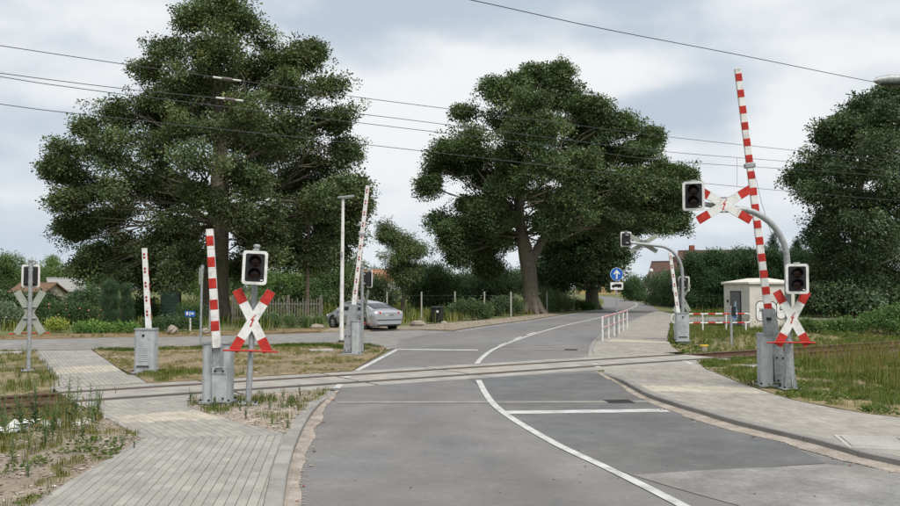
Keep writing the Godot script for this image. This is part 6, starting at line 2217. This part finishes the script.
func sward(parent: Node, called: String, poly: PackedVector2Array, n: int, mesh: Mesh, col: Color, dry: Color, dryness: float, size: float, sd: int, cover := -0.1, freq := 0.5):
	var r := RandomNumberGenerator.new(); r.seed = sd
	var xs := []; var cs := []
	for p in in_poly(poly, r, n):
		var k := patch.get_noise_2d(p.x * freq + sd, p.y * freq)
		if k < cover + r.randf_range(-0.12, 0.12):
			continue
		var z := size * r.randf_range(0.55, 1.3) * (0.8 + 0.5 * k)
		var w := Vector3(p.x, 0, p.y)
		if dip(w) > 0.12 and vv(w) < 0.0 and uu(w) > 0.0 and r.randf() < 0.75:
			z *= 0.45
		xs.append(Transform3D(Basis(Vector3.UP, r.randf() * TAU).scaled(Vector3(z, z, z)), Vector3(p.x, rise(w) - dip(w), p.y)))
		var c := col.lerp(dry, clampf(dryness + 0.5 * patch.get_noise_2d(p.x * 0.9 + 31, p.y * 0.9) + r.randf_range(-0.2, 0.2), 0, 1)) * r.randf_range(0.75, 1.25)
		cs.append(Color(c.r, c.g, c.b))
	if xs.is_empty():
		return
	var o := multi(called, mesh, M.grass, xs, cs, parent)
	o.set_meta("kind", "stuff")

func verge(called: String, pts: Array, m, extra := 0.0, cell := 0.7, tint := Color.WHITE) -> Array:
	var poly := xz(pts)
	var mb := MB.new(); mb.tint = tint
	var hf := func(x, z): return rise(Vector3(x, 0, z)) - dip(Vector3(x, 0, z)) + extra + 0.012 * patch.get_noise_2d(x * 1.7, z * 1.7)
	var pt := patchy(0.22, 0.5, 0.06)
	sheet(mb, poly, cell, hf, func(x, z): return pt.call(x, z) * tint)
	for k in poly.size():
		var a := poly[k]; var b := poly[(k + 1) % poly.size()]
		var n := maxi(1, int(a.distance_to(b) / cell))
		for j in n:
			var p := a.lerp(b, float(j) / n); var q := a.lerp(b, float(j + 1) / n)
			mb.tint = pt.call(p.x, p.y) * tint
			var hp: float = hf.call(p.x, p.y); var hq: float = hf.call(q.x, q.y)
			var nn := Vector3(q.y - p.y, 0, p.x - q.x).normalized()
			mb.t3(Vector3(p.x, hp, p.y), Vector3(q.x, hq, q.y), Vector3(q.x, -0.3, q.y), nn)
			mb.t3(Vector3(p.x, hp, p.y), Vector3(q.x, -0.3, q.y), Vector3(p.x, -0.3, p.y), nn)
	return [struct(called, mb, m), poly]

func make_verges():
	var green := Color(0.14, 0.195, 0.06); var dry := Color(0.4, 0.34, 0.19)
	var short := blades("short", 9, 0.11, 0.09, 0.005, 1)
	var mid := blades("mid", 11, 0.26, 0.12, 0.006, 2, 0.08)
	var tall := blades("tall", 9, 0.6, 0.14, 0.006, 3, 0.35)
	var herb := clump("herb", 20, 0.3, 0.5, 33, 0.0, 0.5)
	var far_tuft := blades("far", 10, 0.5, 0.3, 0.016, 4)
	# near left corner: sandy ground with weeds
	var v := verge("verge_near_left", spts([[97, 413.5], [142, 438.8], [60, 486.5], [30, 506], [-40, 552], [-260, 620], [-260, 432], [-40, 414], [40, 410.5], [80, 407.5]]), M.sand, 0.0, 0.5, Color(0.82, 0.78, 0.72))
	var ph := func(x, z): return rise(Vector3(x, 0, z)) - dip(Vector3(x, 0, z)) + 0.004
	var pc := [Color(0.34, 0.29, 0.24), Color(0.2, 0.16, 0.12), Color(0.45, 0.42, 0.38), Color(0.26, 0.2, 0.14), Color(0.12, 0.1, 0.08)]
	litter(v[0], v[1], 9000, 0.004, 0.022, pc, 92, ph)
	sward(v[0], "grass", v[1], 5200, short, green, dry, 0.5, 0.7, 11, 0.2, 0.9)
	var wild := xz(spts([[-60, 415], [40, 411], [100, 416], [110, 425], [80, 440], [20, 465], [-60, 480]]))
	sward(v[0], "tall_grass", wild, 800, mid, green, dry, 0.45, 0.8, 12, 0.12, 0.8)
	sward(v[0], "leafy_weeds", v[1], 900, herb, green, dry, 0.1, 0.16, 14, 0.22, 0.9)
	sward(v[0], "seed_grass", wild, 130, tall, green, dry, 0.6, 0.7, 13, -0.1)
	# between left footway and road
	v = verge("verge_by_left_signal", spts([[187, 398.5], [318, 389.5], [330, 390.6], [318, 401], [301, 418], [289.3, 433.8], [249, 424.3], [208, 413.7], [187, 405.6]]), M.sand, -0.004, 0.5, Color(1.0, 0.97, 0.93))
	litter(v[0], v[1], 3500, 0.004, 0.02, pc, 93, ph)
	sward(v[0], "grass", v[1], 700, short, green, dry, 0.25, 1.0, 21, 0.16, 0.9)
	sward(v[0], "tall_grass", v[1], 90, mid, green, dry, 0.3, 0.75, 22, 0.1, 1.1)
	# island between side street and rails
	v = verge("island", spts([[148, 383], [135, 375], [118.6, 368], [92, 349.6], [200, 346.3], [320, 343.6], [361, 343.7], [376, 345.7], [386, 349.9], [352, 371]]), M.soil, 0.012, 0.8, Color(0.86, 0.84, 0.78))
	litter(v[0], v[1], 5000, 0.008, 0.03, pc, 94, ph)
	sward(v[0], "grass", v[1], 7500, short, green, dry, 0.6, 0.8, 31, 0.03, 0.6)
	sward(v[0], "tall_grass", v[1], 260, mid, green, dry, 0.35, 0.8, 32, 0.22, 0.5)
	sward(v[0], "green_edge", xz(spts([[92, 350], [320, 344.4], [361, 344.4], [376, 346.3], [384, 350], [350, 351], [320, 346.5], [120, 352]])), 2600, short, Color(0.1, 0.155, 0.03), green, 0.1, 1.1, 33, -0.2)
	sward(v[0], "rail_edge", xz(spts([[148, 383], [135, 376], [170, 372], [260, 371], [240, 377]])), 1000, short, green, dry, 0.3, 1.2, 34, 0.0, 0.7)
	# left of the far footway
	v = verge("verge_far_left", spts([[35.5, 350.6], [58.5, 380], [52, 389], [20, 392], [-60, 397], [-300, 412], [-300, 361], [-60, 353.4]]), M.soil, 0.0, 0.8, Color(0.85, 0.9, 0.75))
	sward(v[0], "grass", v[1], 4200, short, green, dry, 0.35, 1.1, 41, 0.0, 0.6)
	sward(v[0], "tall_grass", v[1], 1100, mid, green, dry, 0.4, 0.9, 42, 0.06, 0.5)
	# near right verge between footway and rails
	v = verge("verge_near_right", spts([[699, 361.5], [708, 369.8], [723, 375.3], [741, 382.7], [768, 391.7], [794, 399.7], [830, 406.8], [865, 413], [901, 417.2], [1000, 439.5], [1200, 470], [1200, 352], [900, 352.5], [800, 356.5]]), M.soil, 0.0, 0.7, Color(0.88, 0.92, 0.78))
	sward(v[0], "grass", v[1], 16000, short, green, dry, 0.12, 1.15, 51, 0.02, 0.8)
	sward(v[0], "tall_grass", v[1], 3800, mid, green, dry, 0.15, 0.85, 52, 0.1, 0.7)
	sward(v[0], "leafy_weeds", v[1], 4200, herb, green, dry, 0.1, 0.26, 54, 0.08, 0.6)
	sward(v[0], "seed_grass", xz(spts([[800, 358], [900, 354], [960, 352], [960, 385], [900, 392], [830, 380], [800, 368]])), 850, tall, Color(0.15, 0.18, 0.06), dry, 0.35, 0.85, 53, -0.05, 0.9)
	# far right verge between rails and hut
	v = verge("verge_far_right", spts([[684, 351.4], [672, 346.3], [668, 338], [672, 323], [700, 325], [760, 321], [900, 322], [1100, 322], [1100, 336], [900, 343], [800, 347], [720, 351]]), M.soil, 0.0, 1.0, Color(0.85, 0.92, 0.75))
	sward(v[0], "grass", v[1], 9000, mid, green, dry, 0.3, 1.0, 61, -0.15, 0.3)
	sward(v[0], "seed_grass", v[1], 900, tall, Color(0.11, 0.15, 0.045), dry, 0.3, 0.8, 62, 0.0, 0.3)
	sward(v[0], "leafy_weeds", v[1], 4000, herb, green, dry, 0.05, 0.42, 64, 0.0, 0.3)
	# path beyond it
	var pm := MB.new(); pm.tint = Color.WHITE
	sheet(pm, xz(gpts([[676, 323.5], [672, 320], [690, 317.2], [1100, 316.2], [1100, 321.4], [760, 320.6], [700, 324]])), 3.0, flat(0.0), patchy(0.12, 0.2, 0.05))
	struct("path", pm, M.asphalt_pale)
	# dirt and sand verges across the side street
	v = verge("verge_garden", gpts([[-260, 345.3], [-60, 340.8], [0, 339.8], [120, 337.3], [200, 336.1], [320, 332.6], [330, 330.0], [200, 331.5], [0, 335], [-260, 339]]), M.soil, -0.02, 2.0, Color(0.8, 0.72, 0.62))
	sward(v[0], "grass", v[1], 1500, short, green, dry, 0.4, 1.2, 71, 0.05, 0.3)
	v = verge("verge_sandy", gpts([[318, 332.5], [420, 330.1], [453, 331.2], [470, 328.4], [500, 324.3], [527, 320.8], [560, 315.2], [545, 314.5], [500, 319.5], [440, 324.6], [400, 327.6], [322, 329.3]]), M.sand, -0.03, 2.0, Color(0.86, 0.84, 0.78))
	sward(v[0], "dry_leaves", v[1], 500, short, dry, Color(0.2, 0.12, 0.05), 0.5, 0.8, 72, 0.1, 0.5)
	# rough grass beyond, on the ground sheet
	var gr := obj("rough_grass", blades("one", 3, 0.4, 0.2, 0.01, 5), M.leaf)
	tag(gr, "rough meadow grass below the garden bushes and trees", "grass")
	gr.set_meta("kind", "stuff")
	gr.position = G(430, 321)
	sward(gr, "tufts", xz([]) if false else xz(gpts([[-80, 333], [320, 328.5], [440, 323.5], [545, 314], [600, 307.5], [600, 303], [400, 303], [-80, 303]]).map(func(p): return p)), 5200, far_tuft, green, dry, 0.2, 1.5, 73, -0.4, 0.1)
	var tf: MultiMeshInstance3D = gr.get_child(0)
	tf.position = -gr.position
	sward(gr, "tufts", xz(gpts([[690, 316.6], [1100, 315.8], [1100, 308], [690, 308]])), 3000, far_tuft, green, dry, 0.1, 1.4, 74, -0.4, 0.1)
	gr.get_child(1).position = -gr.position
	for c in gr.get_children():
		c.position.y = -0.03 - gr.position.y

func weed(label, group, p: Vector3, h: float, sd: int, bushy: float, col: Color):
	var t := thing("weed", label, "weed", p - Vector3(0, dip(p), 0), 0.0, group)
	var r := RandomNumberGenerator.new(); r.seed = sd
	var m := MB.new(); m.tint = col * 1.1
	var lf := MB.new(); lf.tint = col
	for k in 2 + int(bushy * 3):
		var a := r.randf() * TAU
		var hh := h * (1.0 if k == 0 else r.randf_range(0.5, 0.9))
		var lean := Vector3(cos(a), 0, sin(a)) * hh * (0.06 if k == 0 else r.randf_range(0.1, 0.3))
		var pts := [Vector3.ZERO, lean * 0.3 + Vector3(0, hh * 0.5, 0), lean + Vector3(0, hh, 0)]
		m.tube(pts, [0.008, 0.006, 0.003], 5, false)
		var n := int(hh * 42)
		for j in n:
			var f := 0.12 + 0.9 * j / n
			var o: Vector3 = pts[0].lerp(pts[1], f * 2) if f < 0.5 else pts[1].lerp(pts[2], f * 2 - 1)
			var b := j * 2.4 + r.randf()
			var d := Vector3(cos(b), r.randf_range(0.1, 0.8), sin(b)).normalized()
			var l := h * 0.17 * (1.15 - 0.8 * f) * r.randf_range(0.7, 1.3)
			var s := d.cross(Vector3.UP).normalized() * l * 0.16
			var g := r.randf_range(0.75, 1.3)
			lf.tint = Color(col.r * g, col.g * g, col.b * g)
			var tip := o + d * l - Vector3(0, l * 0.2, 0)
			lf.t3(o, o + d * l * 0.5 + s, tip, Vector3.UP); lf.t3(o, o + d * l * 0.5 - s, tip, Vector3.UP)
	obj("stem", m, M.tinted, t)
	obj("leaves", lf, M.leaf, t)

func make_weeds():
	var g := Color(0.1, 0.15, 0.055)
	var spots := [[6, 440, 0.85], [22, 430, 0.9], [30, 455, 0.6], [36, 428, 0.95], [45, 446, 0.7], [12, 462, 0.55], [58, 422, 0.6], [66, 424, 0.85], [70, 432, 0.75], [76, 422, 0.8], [82, 436, 0.5], [92, 428, 0.75], [98, 420, 0.6], [88, 418, 0.55], [52, 432, 0.6], [2, 420, 0.8], [16, 416, 0.7], [48, 416, 0.65], [100, 404.5, 0.42]]
	for k in spots.size():
		var q = spots[k]
		weed("tall leafy weed growing in the sandy corner beside the left footway", "tall weeds in the sandy corner", S(q[0], q[1]), q[2] * 0.85, 500 + k, 0.3 + 0.5 * sin(k * 1.7) ** 2, Color(g.r * (0.8 + 0.5 * fmod(k * 0.37, 1.0)), g.g, g.b))
	spots = [[262, 402, 0.2], [283, 398, 0.16], [292, 406, 0.18], [270, 410, 0.14], [240, 411, 0.16], [190, 401, 0.22], [216, 410, 0.2], [288, 428, 0.14], [272, 424, 0.1], [246, 419, 0.18], [300, 396, 0.2], [134, 448, 0.08], [122, 446, 0.12], [28, 477, 0.16]]
	for k in spots.size():
		var q = spots[k]
		weed("small low weed in the bare sand near the left post signal and footway", "small weeds in the bare sand", S(q[0], q[1]), q[2] * 1.2, 600 + k, 1.0, Color(0.085, 0.12, 0.05))
	# crumpled plastic among the weeds
	var r := RandomNumberGenerator.new(); r.seed = 9
	for q in [[52, 424, 0.75, "crumpled white plastic sheet lying among the tall weeds"], [14, 428, 0.5, "torn white plastic sheet half hidden by weeds at the left edge"]]:
		var t := thing("plastic_sheet", q[3], "litter", S(q[0], q[1]) - Vector3(0, dip(S(q[0], q[1])), 0), 20.0)
		var m := MB.new()
		var fn := FastNoiseLite.new(); fn.seed = 3 + int(q[0]); fn.frequency = 3.5; fn.fractal_octaves = 3
		var n := 18
		var hgt := func(i, j): return Vector3((i - n / 2.0) / n * q[2] * 1.5 + 0.05 * fn.get_noise_2d(j * 0.3, i), 0.02 + 0.14 * absf(fn.get_noise_2d(i * 0.11, j * 0.11)) + 0.05 * absf(fn.get_noise_2d(i * 0.4, j * 0.4)), (j - n / 2.0) / n * q[2] * 0.75 + 0.05 * fn.get_noise_2d(i * 0.3, j))
		for i in n:
			for j in n:
				var a: Vector3 = hgt.call(i, j); var b: Vector3 = hgt.call(i + 1, j); var c: Vector3 = hgt.call(i + 1, j + 1); var d: Vector3 = hgt.call(i, j + 1)
				m.quad(a, b, c, d, a - Vector3(0, 5, 0))
		obj("sheet", m, M.white, t)
	for q in [[34, 422.5, "red scrap lying left of the white plastic sheet"], [54.5, 420, "red scrap lying on the white plastic sheet"]]:
		var t := thing("red_scrap", q[2], "litter", S(q[0], q[1]) + Vector3(0, 0.03 - dip(S(q[0], q[1])), 0), 30.0)
		var m := MB.new()
		for k in 5:
			m.box(Transform3D(Basis.from_euler(Vector3(r.randf(), r.randf() * 3, r.randf())), Vector3(r.randfn() * 0.03, 0.04, r.randfn() * 0.03)), Vector3(0.09, 0.012, 0.06), 0.003)
		obj("scrap", m, M.red, t)

func _ready():
	rng.seed = 42
	make_view()
	make_materials()
	M.porcelain = plain(0.13, 0.1, 0.09, 0.4)
	M.iron = plain(0.06, 0.052, 0.046, 0.7)
	M.filler = plain(0.055, 0.053, 0.05, 0.85)
	M.concrete_plain = plain(0.36, 0.35, 0.31, 0.9)
	M.timber_grey = surf(256, 33, 1.0, [[8, 3, 0.7], [50, 2, 0.5]], [[0.1, 0.08, 0.072, 0.064], [0.5, 0.15, 0.138, 0.122], [0.9, 0.24, 0.224, 0.2]], 0.95, 0.4)
	clump("willow", 34, 0.3, 0.55, 21, 0.7, 0.24)
	make_ground()
	make_paving()
	make_track()
	make_verges()
	make_trees()
	make_shrubs()
	make_buildings()
	make_fences()
	make_wires()
	make_furniture()
	make_equipment()
	make_car()
	make_weeds()
